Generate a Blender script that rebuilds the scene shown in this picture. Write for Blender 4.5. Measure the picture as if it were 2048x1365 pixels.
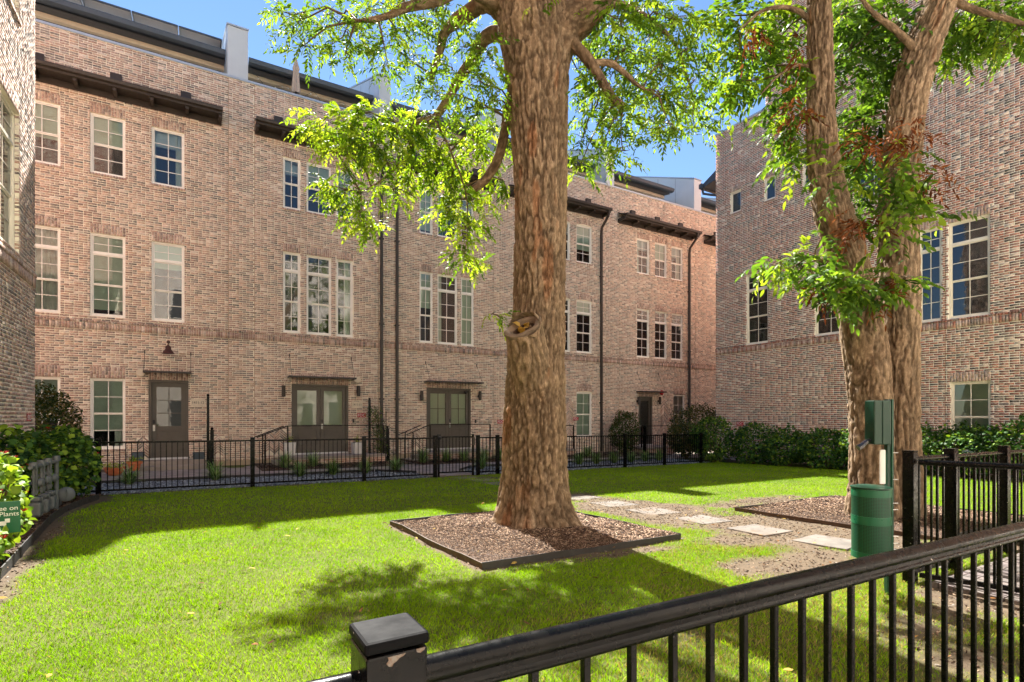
import bpy, math, random
import numpy as np
from mathutils import Vector, Matrix, Quaternion

for _o in list(bpy.data.objects):
    bpy.data.objects.remove(_o)
SC = bpy.context.scene
COL = SC.collection
rng = np.random.default_rng(11)
random.seed(11)
R = math.radians

# ------------------------------------------------------------------ camera
FPX, CX, HY = 1070.0, 1024.0, 832.0       # focal length, centre column and horizon row of the 2048 px photograph
HEAD = R(59.2)                            # heading of the lens, from +X towards +Y
CAMZ = 1.6
FW = (math.cos(HEAD), math.sin(HEAD))
RT = (math.sin(HEAD), -math.cos(HEAD))
cam_data = bpy.data.cameras.new('camera')
cam_data.sensor_width = 36.0
cam_data.lens = FPX / 2048.0 * 36.0
cam_data.shift_y = (HY - 682.5) / 2048.0
cam_data.clip_start = 0.05
cam_data.clip_end = 2000.0
cam = bpy.data.objects.new('camera', cam_data)
cam.location = (0, 0, CAMZ)
cam.rotation_euler = (R(90), 0, HEAD - R(90))
COL.objects.link(cam)
SC.camera = cam

# ------------------------------------------------------------------ sky and sun
SUN_EL, SUN_AZ = R(48.0), R(11.0)         # azimuth measured from +Y towards +X
world = bpy.data.worlds.new('World')
SC.world = world
world.use_nodes = True
wn = world.node_tree
wn.nodes.clear()
sky = wn.nodes.new('ShaderNodeTexSky')
sky.sky_type = 'NISHITA'
sky.sun_disc = False
sky.sun_elevation = SUN_EL
sky.sun_rotation = SUN_AZ
sky.altitude = 100
sky.air_density = 1.0
sky.dust_density = 0.0
sky.ozone_density = 5.0
bg = wn.nodes.new('ShaderNodeBackground')
bg.inputs['Strength'].default_value = 0.048
wo = wn.nodes.new('ShaderNodeOutputWorld')
wn.links.new(sky.outputs[0], bg.inputs[0])
wn.links.new(bg.outputs[0], wo.inputs[0])
sun_data = bpy.data.lights.new('sun', 'SUN')
sun_data.energy = 5.0
sun_data.angle = R(0.53)
sun_data.color = (1.0, 0.95, 0.88)
sun = bpy.data.objects.new('sun', sun_data)
_s = Vector((math.sin(SUN_AZ) * math.cos(SUN_EL), math.cos(SUN_AZ) * math.cos(SUN_EL), math.sin(SUN_EL)))
sun.rotation_euler = _s.to_track_quat('Z', 'Y').to_euler()
sun.location = (0, 40, 60)
COL.objects.link(sun)
vs = SC.view_settings
vs.view_transform = 'Standard'
vs.look = 'None'
vs.gamma = 1.0
vs.exposure = 2.2
vs.use_curve_mapping = False
SC.cycles.max_bounces = 8
SC.cycles.diffuse_bounces = 4
SC.cycles.glossy_bounces = 3
SC.cycles.transmission_bounces = 4
SC.cycles.transparent_max_bounces = 12
SC.cycles.caustics_reflective = False
SC.cycles.caustics_refractive = False
SC.cycles.sample_clamp_indirect = 6.0

# ------------------------------------------------------------------ measuring helpers (photo pixel + depth or plane -> metres)
def ray(px):
    u = (px - CX) / FPX
    return FW[0] + RT[0] * u, FW[1] + RT[1] * u
def P(px, py, t):
    dx, dy = ray(px)
    return np.array((dx * t, dy * t, CAMZ + (HY - py) * t / FPX))
def zg(x, y):
    """height of the lawn"""
    yy = np.minimum(np.asarray(y, float), 13.6)
    return 0.262 - 0.0092 * np.asarray(x, float) - 0.0206 * yy
def G(px, py):
    dx, dy = ray(px)
    t = 5.0
    for _ in range(30):
        t = (CAMZ - float(zg(dx * t, dy * t))) * FPX / (py - HY)
    return np.array((dx * t, dy * t, float(zg(dx * t, dy * t))))
FY = 19.75                                 # plane of the long facade
RX = 18.85                                 # plane of the right-hand building
LX = -2.70                                 # plane of the left-hand building
def fx(px, y=FY):
    dx, dy = ray(px)
    return y * dx / dy
def fz(px, py, y=FY):
    dx, dy = ray(px)
    return CAMZ + (HY - py) * (y / dy) / FPX
def project(p):
    f = p[0] * FW[0] + p[1] * FW[1]
    r = p[0] * RT[0] + p[1] * RT[1]
    return CX + FPX * r / f, HY - FPX * (p[2] - CAMZ) / f, f

# ------------------------------------------------------------------ noise
def _h(ix, iy, iz, seed):
    h = (ix * 374761393 + iy * 668265263 + iz * 1440662683 + seed * 974634777) & 0xFFFFFFFF
    h = ((h ^ (h >> 13)) * 1274126177) & 0xFFFFFFFF
    h = (h ^ (h >> 16)) & 0xFFFFFF
    return h / float(0xFFFFFF)
def vnoise(p, seed=0):
    p = np.asarray(p, float)
    i = np.floor(p).astype(np.int64)
    f = p - i
    f = f * f * (3 - 2 * f)
    r = 0
    for a in (0, 1):
        for b in (0, 1):
            for c in (0, 1):
                w = (f[..., 0] if a else 1 - f[..., 0]) * (f[..., 1] if b else 1 - f[..., 1]) * (f[..., 2] if c else 1 - f[..., 2])
                r = r + w * _h(i[..., 0] + a, i[..., 1] + b, i[..., 2] + c, seed)
    return r
def fbm(p, octv=4, seed=0):
    p = np.asarray(p, float)
    r, a, s = 0, 0.5, 0
    for k in range(octv):
        r = r + a * vnoise(p * (2 ** k), seed + k)
        s += a
        a *= 0.5
    return r / s

# ------------------------------------------------------------------ objects
def srgb(r, g, b):
    return tuple(((c / 255.0) / 12.92 if c / 255.0 <= 0.04045 else ((c / 255.0 + 0.055) / 1.055) ** 2.4) for c in (r, g, b))
def wloc(o):
    v = Vector((0, 0, 0))
    while o is not None:
        v += o.location
        o = o.parent
    return np.array(v)
def tag(o, label=None, cat=None, group=None, kind=None):
    if label: o['label'] = label
    if cat: o['category'] = cat
    if group: o['group'] = group
    if kind: o['kind'] = kind
    return o
def thing(name, loc, label, cat, group=None):
    o = bpy.data.objects.new(name, None)
    o.empty_display_size = 0.2
    o.location = tuple(float(c) for c in loc)
    COL.objects.link(o)
    return tag(o, label, cat, group)
def fast(name, V, F, m, parent=None, col=None, smooth=False):
    """one mesh object from numpy arrays (F: quads or triangles), given in world coordinates"""
    V = np.asarray(V, np.float64).reshape(-1, 3)
    if parent is not None:
        V = V - wloc(parent)
    F = np.asarray(F, np.int32)
    me = bpy.data.meshes.new(name)
    me.vertices.add(len(V))
    me.vertices.foreach_set('co', V.astype(np.float32).ravel())
    k = F.shape[1]
    me.loops.add(F.size)
    me.loops.foreach_set('vertex_index', F.ravel())
    me.polygons.add(len(F))
    me.polygons.foreach_set('loop_start', np.arange(0, F.size, k, dtype=np.int32))
    try:
        me.polygons.foreach_set('loop_total', np.full(len(F), k, np.int32))
    except Exception:
        pass
    if smooth:
        me.polygons.foreach_set('use_smooth', np.ones(len(F), bool))
    me.update(calc_edges=True)
    if col is not None:
        a = me.attributes.new('col', 'FLOAT_COLOR', 'POINT')
        c = np.ones((len(V), 4), np.float32)
        c[:, :3] = col
        a.data.foreach_set('color', c.ravel())
    me.materials.append(m)
    o = bpy.data.objects.new(name, me)
    if parent is not None:
        o.parent = parent
    COL.objects.link(o)
    return o

class MB:
    """collects shapes in world coordinates; build() links them as ONE mesh object"""
    def __init__(s):
        s.v, s.f, s.n, s.c = [], [], 0, []
    def add(s, V, F, col=None):
        V = [tuple(map(float, p)) for p in V]
        s.v += V
        s.f += [tuple(i + s.n for i in q) for q in F]
        s.n += len(V)
        s.c += [col if col is not None else (0.5, 0.5, 0.5)] * len(V)
        return s
    def box(s, x0, x1, y0, y1, z0, z1, col=None):
        V = [(x0, y0, z0), (x1, y0, z0), (x1, y1, z0), (x0, y1, z0), (x0, y0, z1), (x1, y0, z1), (x1, y1, z1), (x0, y1, z1)]
        return s.add(V, [(0, 3, 2, 1), (4, 5, 6, 7), (0, 1, 5, 4), (1, 2, 6, 5), (2, 3, 7, 6), (3, 0, 4, 7)], col)
    def hexa(s, A, B, col=None):
        """A, B: four points each (bottom ring, top ring)"""
        return s.add(list(A) + list(B), [(0, 3, 2, 1), (4, 5, 6, 7), (0, 1, 5, 4), (1, 2, 6, 5), (2, 3, 7, 6), (3, 0, 4, 7)], col)
    def lbox(s, W, a, b, c, d, n0, n1, col=None):
        return s.hexa([W(a, c, n1), W(b, c, n1), W(b, c, n0), W(a, c, n0)], [W(a, d, n1), W(b, d, n1), W(b, d, n0), W(a, d, n0)], col)
    def bar(s, p0, p1, w, h=None, up=(0, 0, 1), col=None):
        """rectangular bar from p0 to p1"""
        h = w if h is None else h
        p0, p1 = Vector(p0), Vector(p1)
        d = (p1 - p0).normalized()
        u = Vector(up)
        if abs(d.dot(u)) > 0.98: u = Vector((1, 0, 0))
        x = d.cross(u).normalized()
        y = x.cross(d).normalized()
        ring = lambda p: [p - x * w / 2 - y * h / 2, p + x * w / 2 - y * h / 2, p + x * w / 2 + y * h / 2, p - x * w / 2 + y * h / 2]
        return s.add(ring(p0) + ring(p1), [(0, 1, 2, 3), (7, 6, 5, 4), (0, 4, 5, 1), (1, 5, 6, 2), (2, 6, 7, 3), (3, 7, 4, 0)], col)
    def tube(s, pts, rad, seg=8, cap=True, col=None):
        pts = [Vector(p) for p in pts]
        if not hasattr(rad, '__len__'): rad = [rad] * len(pts)
        V, F = [], []
        x = None
        for i, p in enumerate(pts):
            d = (pts[min(i + 1, len(pts) - 1)] - pts[max(i - 1, 0)]).normalized()
            if x is None:
                x = d.cross(Vector((0, 0, 1)) if abs(d.z) < 0.9 else Vector((1, 0, 0))).normalized()
            else:
                x = (x - d * x.dot(d)).normalized()
            y = d.cross(x)
            for k in range(seg):
                a = 2 * math.pi * k / seg
                V.append(p + (x * math.cos(a) + y * math.sin(a)) * rad[i])
        for i in range(len(pts) - 1):
            for k in range(seg):
                k2 = (k + 1) % seg
                F.append((i * seg + k, i * seg + k2, (i + 1) * seg + k2, (i + 1) * seg + k))
        if cap:
            F.append(tuple(range(seg - 1, -1, -1)))
            F.append(tuple((len(pts) - 1) * seg + k for k in range(seg)))
        return s.add(V, F, col)
    def lathe(s, c, prof, seg=20, axis=None, col=None):
        """profile of (radius, height) turned about a vertical axis through c"""
        c = Vector(c)
        q = Vector((0, 0, 1)).rotation_difference(Vector(axis)) if axis is not None else Quaternion()
        V, F = [], []
        for r, z in prof:
            for k in range(seg):
                a = 2 * math.pi * k / seg
                V.append(c + q @ Vector((r * math.cos(a), r * math.sin(a), z)))
        for i in range(len(prof) - 1):
            for k in range(seg):
                k2 = (k + 1) % seg
                F.append((i * seg + k, i * seg + k2, (i + 1) * seg + k2, (i + 1) * seg + k))
        F.append(tuple(range(seg - 1, -1, -1)))
        F.append(tuple((len(prof) - 1) * seg + k for k in range(seg)))
        return s.add(V, F, col)
    def ball(s, c, r, seg=12, sq=1.0):
        prof = [(max(r * math.sin(math.pi * i / 8), 1e-4), -r * sq * math.cos(math.pi * i / 8)) for i in range(9)]
        return s.lathe(c, prof, seg)
    def prism(s, poly, off, col=None):
        n = len(poly)
        off = Vector(off)
        A = [Vector(p) for p in poly]
        B = [p + off for p in A]
        return s.add(A + B, [tuple(range(n - 1, -1, -1)), tuple(range(n, 2 * n))] + [(i, (i + 1) % n, n + (i + 1) % n, n + i) for i in range(n)], col)
    def build(s, name, m, parent=None, smooth=False, bevel=0.0, col=False):
        off = wloc(parent) if parent is not None else np.zeros(3)
        me = bpy.data.meshes.new(name)
        me.from_pydata([(p[0] - off[0], p[1] - off[1], p[2] - off[2]) for p in s.v], [], s.f)
        if col:
            a = me.attributes.new('col', 'FLOAT_COLOR', 'POINT')
            a.data.foreach_set('color', np.array([(c[0], c[1], c[2], 1.0) for c in s.c], np.float32).ravel())
        if smooth:
            me.polygons.foreach_set('use_smooth', np.ones(len(me.polygons), bool))
            try: me.set_sharp_from_angle(angle=R(40))
            except Exception: pass
        me.materials.append(m)
        o = bpy.data.objects.new(name, me)
        if parent is not None: o.parent = parent
        COL.objects.link(o)
        if bevel:
            b = o.modifiers.new('bevel', 'BEVEL')
            b.width = bevel
            b.segments = 2
            b.limit_method = 'ANGLE'
        return o

def copy_tree(o, parent=None, **kw):
    c = o.copy()
    COL.objects.link(c)
    c.parent = parent
    for ch in list(o.children):
        copy_tree(ch, c)
    return c

# ------------------------------------------------------------------ materials
class NT:
    def __init__(s, name):
        s.m = bpy.data.materials.new(name)
        s.m.use_nodes = True
        s.t = s.m.node_tree
        s.t.nodes.clear()
        s.out = s.t.nodes.new('ShaderNodeOutputMaterial')
    def n(s, kind, **kw):
        nd = s.t.nodes.new('ShaderNode' + kind)
        for k, v in kw.items():
            if k.startswith('i_'):
                key = k[2:]
                key = int(key) if key.isdigit() else key.replace('_', ' ')
                if hasattr(v, 'is_output'): s.t.links.new(v, nd.inputs[key])
                else: nd.inputs[key].default_value = v
            else:
                setattr(nd, k, v)
        return nd
    def link(s, a, b): s.t.links.new(a, b)
    def coord(s, which='Object'): return s.n('TexCoord').outputs[which]
    def mapping(s, scale=(1, 1, 1), which='Object', rot=(0, 0, 0)):
        return s.n('Mapping', i_Vector=s.coord(which), i_Scale=scale, i_Rotation=rot).outputs[0]
    def noise(s, scale, detail=4, rough=0.6, vec=None, out='Fac'):
        nd = s.n('TexNoise', i_Scale=scale, i_Detail=detail, i_Roughness=rough)
        s.link(vec if vec is not None else s.coord(), nd.inputs['Vector'])
        return nd.outputs[out]
    def ramp(s, fac, stops):
        nd = s.n('ValToRGB')
        s.link(fac, nd.inputs[0])
        e = nd.color_ramp.elements
        while len(e) < len(stops): e.new(0.5)
        for el, (p, c) in zip(e, stops):
            el.position = p
            el.color = (c, c, c, 1) if not hasattr(c, '__len__') else (c[0], c[1], c[2], 1)
        return nd.outputs[0]
    def mix(s, fac, a, b, blend='MIX'):
        nd = s.n('Mix', data_type='RGBA', blend_type=blend)
        for key, v in ((0, fac), (6, a), (7, b)):
            if hasattr(v, 'is_output'): s.link(v, nd.inputs[key])
            elif key == 0: nd.inputs[0].default_value = v
            else: nd.inputs[key].default_value = (v[0], v[1], v[2], 1)
        return nd.outputs[2]
    def bump(s, height, strength=0.4, dist=0.01):
        return s.n('Bump', i_Height=height, i_Strength=strength, i_Distance=dist).outputs[0]
    def princ(s, color, rough=0.6, metal=0.0, normal=None, spec=0.4, **kw):
        nd = s.n('BsdfPrincipled')
        for key, v in (('Base Color', color), ('Roughness', rough), ('Metallic', metal), ('Specular IOR Level', spec)):
            if hasattr(v, 'is_output'): s.link(v, nd.inputs[key])
            else: nd.inputs[key].default_value = (v[0], v[1], v[2], 1) if key == 'Base Color' else v
        if normal is not None: s.link(normal, nd.inputs['Normal'])
        for k, v in kw.items(): nd.inputs[k.replace('_', ' ')].default_value = v
        return nd.outputs[0]
    def done(s, shader):
        s.link(shader, s.out.inputs['Surface'])
        return s.m

def simple(name, c, rough=0.55, metal=0.0, var=0.12, scale=6.0, bump=0.0, bscale=40.0, spec=0.4):
    """a plain coloured surface with a little mottling and fine relief"""
    k = NT(name)
    n1 = k.noise(scale, 5, 0.65)
    lo = tuple(x * (1 - var) for x in c)
    hi = tuple(min(1, x * (1 + var)) for x in c)
    color = k.mix(k.ramp(n1, [(0.3, 0.0), (0.7, 1.0)]), lo, hi)
    nrm = k.bump(k.noise(bscale, 4), 0.5, bump) if bump else None
    rr = k.ramp(k.noise(scale * 2.3, 3), [(0.3, max(0.02, rough - 0.08)), (0.7, min(1, rough + 0.08))])
    return k.done(k.princ(color, rr, metal, nrm, spec))

def attr_mat(name, rough=0.8, smear=None, smear_amt=0.0, smear_scale=7.0, bump=0.004, bscale=90.0, fine=0.25):
    """colour from the 'col' attribute of each piece, with fine speckle and washes of a second colour"""
    k = NT(name)
    a = k.n('Attribute', attribute_name='col').outputs['Color']
    sp = k.ramp(k.noise(70, 3), [(0.3, 1 - fine), (0.7, 1 + fine)])
    c = k.mix(1.0, a, sp, 'MULTIPLY')
    if smear is not None:
        st = k.noise(1.0, 5, 0.65, k.mapping((0.9, 0.9, 0.35)))
        c = k.mix(1.0, c, k.ramp(st, [(0.3, 0.82), (0.7, 1.15)]), 'MULTIPLY')
        big = k.noise(1.1, 6, 0.72)
        small = k.noise(22, 5, 0.75)
        f = k.n('Math', operation='MULTIPLY', i_0=k.ramp(big, [(0.40, 0.35), (0.62, 1.0)]), i_1=k.ramp(small, [(0.42, 0.0), (0.62, smear_amt)])).outputs[0]
        c = k.mix(f, c, smear)
    nrm = k.bump(k.noise(bscale, 5, 0.7), 0.6, bump)
    return k.done(k.princ(c, rough, 0, nrm, 0.25))

M = {}
MORTAR = srgb(244, 229, 207)
MORTAR_R = srgb(246, 236, 220)
M['brick'] = attr_mat('weathered_brick', 0.88, srgb(234, 217, 197), 0.7)
M['brick_right'] = attr_mat('weathered_red_brick', 0.88, srgb(234, 222, 204), 0.55)
M['mortar'] = simple('lime_mortar', MORTAR, 0.95, var=0.18, scale=3.0, bump=0.004, bscale=60)
M['mortar_right'] = simple('pale_mortar', MORTAR_R, 0.95, var=0.16, scale=3.0, bump=0.004, bscale=60)
M['frame'] = simple('cream_window_paint', srgb(236, 228, 210), 0.45, var=0.05)
M['frame_w'] = simple('white_window_paint', srgb(242, 238, 228), 0.45, var=0.05)
M['bronze'] = simple('dark_bronze_metal', srgb(58, 51, 45), 0.5, var=0.15)
M['black'] = None
M['door'] = simple('taupe_door_paint', srgb(88, 82, 73), 0.5, var=0.08)
M['fin'] = simple('grey_metal_panel', srgb(196, 202, 204), 0.42, var=0.05, scale=1.2, spec=0.5)
M['flash'] = simple('galvanised_coping', srgb(182, 190, 196), 0.35, metal=0.3, var=0.06)
M['roofmetal'] = simple('charcoal_roof_metal', srgb(66, 74, 84), 0.4, var=0.1)
M['soffit'] = simple('grey_soffit', srgb(84, 84, 86), 0.75, var=0.08)
M['cream'] = simple('cream_beam_paint', srgb(214, 200, 176), 0.6, var=0.06)
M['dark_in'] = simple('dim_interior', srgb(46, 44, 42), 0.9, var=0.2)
M['curtain'] = simple('pale_curtain', srgb(206, 205, 196), 0.9, var=0.06)
M['concrete'] = simple('grey_concrete', srgb(150, 140, 130), 0.92, var=0.16, scale=2.5, bump=0.004, bscale=80)
M['concrete_tan'] = simple('tan_concrete', srgb(176, 158, 132), 0.92, var=0.14, scale=2.5, bump=0.004, bscale=80)
M['steel'] = simple('satin_steel', srgb(190, 190, 186), 0.3, metal=0.9, var=0.05)
M['sillmetal'] = simple('mill_aluminium', srgb(200, 200, 200), 0.4, metal=0.4, var=0.08)
M['red'] = simple('red_sign_face', srgb(176, 26, 34), 0.45, var=0.06)
M['white'] = simple('white_sign_face', srgb(232, 232, 228), 0.5, var=0.03)
M['stone'] = simple('cast_stone', srgb(216, 204, 182), 0.85, var=0.1, bump=0.002)
M['ink'] = simple('black_lettering', srgb(32, 30, 28), 0.6, var=0.05)
M['mastic'] = simple('tan_sealant', srgb(150, 118, 84), 0.8, var=0.12)
M['rust'] = simple('rusted_copper', srgb(74, 40, 30), 0.55, var=0.3, scale=14)
M['planter_w'] = simple('white_planter', srgb(214, 212, 206), 0.5, var=0.06)
M['planter_d'] = simple('slate_planter', srgb(72, 84, 92), 0.6, var=0.08)
M['terracotta'] = simple('terracotta', srgb(190, 106, 66), 0.8, var=0.16, scale=9, bump=0.002)
M['gravel'] = attr_mat('slate_gravel', 0.75, fine=0.3)
M['paver'] = attr_mat('grey_paver', 0.9, fine=0.18)
M['mulchpc'] = attr_mat('bark_mulch', 0.9, fine=0.3)
M['soil'] = simple('dark_soil', srgb(70, 54, 42), 0.95, var=0.3, scale=5, bump=0.01, bscale=60)
M['green'] = simple('green_powder_coat', srgb(16, 90, 60), 0.35, var=0.07, spec=0.5)
M['greend'] = simple('dark_green_powder_coat', srgb(5, 52, 35), 0.35, var=0.07, spec=0.5)
M['edging'] = simple('brown_steel_edging', srgb(78, 58, 42), 0.6, var=0.3, scale=8)
M['edging_k'] = simple('black_edging', srgb(52, 50, 48), 0.6, var=0.2, scale=8)
M['pipe'] = simple('grey_painted_pipe', srgb(92, 98, 99), 0.5, var=0.1)
M['canvas'] = simple('beige_canvas', srgb(190, 172, 154), 0.9, var=0.12, scale=10)
M['bulb'] = simple('frosted_bulb', srgb(220, 216, 204), 0.3, var=0.03)
M['solar_back'] = simple('solar_backsheet', srgb(226, 222, 216), 0.5, var=0.05)
M['asphalt'] = simple('bare_earth', srgb(120, 108, 92), 0.95, var=0.2, scale=0.3)
M['stepstone'] = simple('pale_concrete_slab', srgb(108, 103, 98), 0.92, var=0.28, scale=5, bump=0.003, bscale=70)
M['plastic_k'] = simple('black_plastic', srgb(30, 30, 32), 0.4, var=0.1)
M['bag'] = simple('black_bag_film', srgb(40, 42, 46), 0.2, var=0.2, spec=0.7)

def slab_mat():
    k = NT('dusty_concrete_slab')
    n1 = k.noise(5, 6, 0.7)
    c = k.mix(k.ramp(n1, [(0.3, 0.0), (0.7, 1.0)]), srgb(92, 88, 83), srgb(122, 116, 108))
    c = k.mix(k.ramp(k.noise(2.6, 6, 0.75), [(0.5, 0.0), (0.66, 0.75)]), c, srgb(112, 93, 74))
    c = k.mix(k.ramp(k.noise(40, 3), [(0.68, 0.0), (0.74, 0.6)]), c, srgb(58, 52, 46))
    return k.done(k.princ(c, 0.93, 0, k.bump(k.noise(60, 5), 0.6, 0.004), 0.15))
M['stepstone'] = slab_mat()
def glass_mat(name, tint, ior):
    k = NT(name)
    tr = k.n('BsdfTransparent', i_Color=(tint[0], tint[1], tint[2], 1)).outputs[0]
    nrm = k.bump(k.noise(1.3, 2, 0.5), 0.06, 0.02)
    gl = k.n('BsdfGlossy', i_Roughness=0.015, i_Color=(0.95, 0.97, 0.97, 1), i_Normal=nrm).outputs[0]
    fr = k.n('Fresnel', i_IOR=ior).outputs[0]
    return k.done(k.n('MixShader', i_0=fr, i_1=tr, i_2=gl).outputs[0])
M['glass'] = glass_mat('window_glass', (0.80, 0.90, 0.86), 1.8)
M['glass_door'] = glass_mat('door_glass', (0.72, 0.78, 0.70), 1.55)

def blind_mat():
    k = NT('pale_blind')
    return k.done(k.princ(srgb(196, 206, 190), 0.7))
M['blind'] = blind_mat()

def black_metal(name, base, rough, spec=0.4):
    k = NT(name)
    n1 = k.noise(9, 6, 0.75)
    dust = k.ramp(n1, [(0.55, 0.0), (0.8, 0.06)])
    c = k.mix(dust, base, srgb(92, 86, 76))
    chip = k.ramp(k.noise(34, 3, 0.5), [(0.735, 0.0), (0.76, 0.85)])
    c = k.mix(chip, c, srgb(176, 172, 164))
    rr = k.ramp(k.noise(20, 4), [(0.3, rough - 0.08), (0.7, rough + 0.15)])
    nrm = k.bump(k.noise(120, 4), 0.3, 0.0012)
    return k.done(k.princ(c, rr, 0.0, nrm, spec))
M['black'] = black_metal('black_enamel_metal', srgb(8, 8, 9), 0.22, 0.15)
M['blackcap'] = black_metal('black_dull_metal', srgb(12, 13, 15), 0.55, 0.05)
# ================================================================== buildings
def frame_of(O, S, N):
    O, S, N = np.array(O, float), np.array(S, float), np.array(N, float)
    def W(s, z, n=0.0):
        p = O + S * s + N * n
        return (p[0], p[1], z)
    W.rotz = math.atan2(S[1], S[0])
    return W
WM = frame_of((0, FY, 0), (1, 0, 0), (0, -1, 0))        # long facade: s = x
WR = frame_of((RX, 0, 0), (0, -1, 0), (-1, 0, 0))       # right building: s = -y
WL = frame_of((LX, 0, 0), (0, 1, 0), (1, 0, 0))         # left building: s = y
Z0, CH, BH = -0.34, 0.0677, 0.0482
def sn(z):                                               # snap a height to the brick courses
    return Z0 + round((z - Z0) / CH) * CH

PAL = [(srgb(164, 110, 82), 5), (srgb(180, 124, 94), 5), (srgb(142, 96, 76), 4), (srgb(192, 150, 124), 4), (srgb(126, 104, 92), 3),
       (srgb(88, 74, 68), 3), (srgb(208, 186, 164), 2), (srgb(190, 138, 96), 3)]
PAL_R = [(srgb(146, 78, 56), 5), (srgb(160, 90, 66), 5), (srgb(122, 68, 54), 4), (srgb(100, 80, 72), 2), (srgb(168, 116, 90), 2), (srgb(190, 166, 148), 1), (srgb(80, 66, 62), 1)]
PAL_S = [(srgb(172, 120, 94), 4), (srgb(186, 138, 110), 4), (srgb(152, 104, 84), 3), (srgb(202, 168, 142), 3), (srgb(134, 106, 92), 2)]
def pick(pal, n, r):
    cs = np.array([c for c, w in pal])
    w = np.array([w for c, w in pal], float)
    k = r.choice(len(cs), n, p=w / w.sum())
    c = cs[k] * (1.24 if pal is PAL_R else 1.2) * (1 + r.uniform(-0.18, 0.18, (n, 1)))
    f = 0.0 if pal is PAL_R else 0.08
    g = c.mean(axis=1, keepdims=True)
    c = c + (g * np.array((1.12, 0.98, 0.89)) - c) * (0.22 if pal is PAL_R else 0.42)
    return np.clip(c * (1 - f) + f * np.array((0.66, 0.60, 0.56)), 0, 0.85)

class Bricks:
    """brick boxes on a wall frame, gathered as arrays"""
    def __init__(s): s.rows = []
    def put(s, a, b, c, d, front=0.0, depth=0.02, pal=0, shear=0.0):
        s.rows.append((a, b, c, d, front, depth, pal, shear))
    def arrays(s, W, pals, r):
        D = np.array(s.rows, float)
        n = len(D)
        a, b, c, d, fr, dp, pl, sh = D.T
        j = lambda k: r.uniform(-k, k, n)
        f = fr + r.uniform(-0.002, 0.004, n)
        tl = j(0.0025)
        cor = []
        for (x, z, sg) in ((a, c, 0), (b, c, 1), (b, d, 1), (a, d, 0)):
            cor.append((x + j(0.0022), z + j(0.0022) + sh * sg, f + tl * (1 if sg else -1) + j(0.001)))
        for (x, z, sg) in ((a, c, 0), (b, c, 1), (b, d, 1), (a, d, 0)):
            cor.append((x, z + sh * sg, fr - dp))
        V = np.zeros((n, 8, 3))
        O = np.array(W(0, 0, 0)); S = np.array(W(1, 0, 0)) - O; N = np.array(W(0, 0, 1)) - O
        for k, (x, z, m) in enumerate(cor):
            V[:, k, :] = O + np.outer(x, S) + np.outer(m, N)
            V[:, k, 2] = z
        F = np.array([(0, 1, 2, 3), (0, 4, 5, 1), (1, 5, 6, 2), (2, 6, 7, 3), (3, 7, 4, 0)])
        F = (F[None] + (np.arange(n) * 8)[:, None, None]).reshape(-1, 4)
        colr = np.zeros((n, 3))
        for q, p in enumerate(pals):
            m = pl == q
            colr[m] = pick(p, int(m.sum()), r)
        return V.reshape(-1, 3), F, np.repeat(colr, 8, axis=0)

def cut(a, b, spans):
    segs = [(a, b)]
    for (p, q) in spans:
        o = []
        for (x, y) in segs:
            if q <= x or p >= y: o.append((x, y))
            else:
                if p > x: o.append((x, p))
                if q < y: o.append((q, y))
        segs = o
    return segs

BRICKMESH = {}
def brick_proto(key, pal, m):
    if key not in BRICKMESH:
        r = np.random.default_rng(hash(key[0]) % 1000 + 5 if False else len(BRICKMESH) * 17 + 3)
        lst = []
        for q in range(14):
            B = Bricks(); B.put(-0.09935, 0.09935, -BH / 2, BH / 2)
            V, F, c = B.arrays(frame_of((0, 0, 0), (1, 0, 0), (0, -1, 0)), [pal], r)
            o = fast('brick', V, F, m, None, c)
            me = o.data
            bpy.data.objects.remove(o)
            lst.append(me)
        BRICKMESH[key] = lst
    return BRICKMESH[key]

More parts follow.
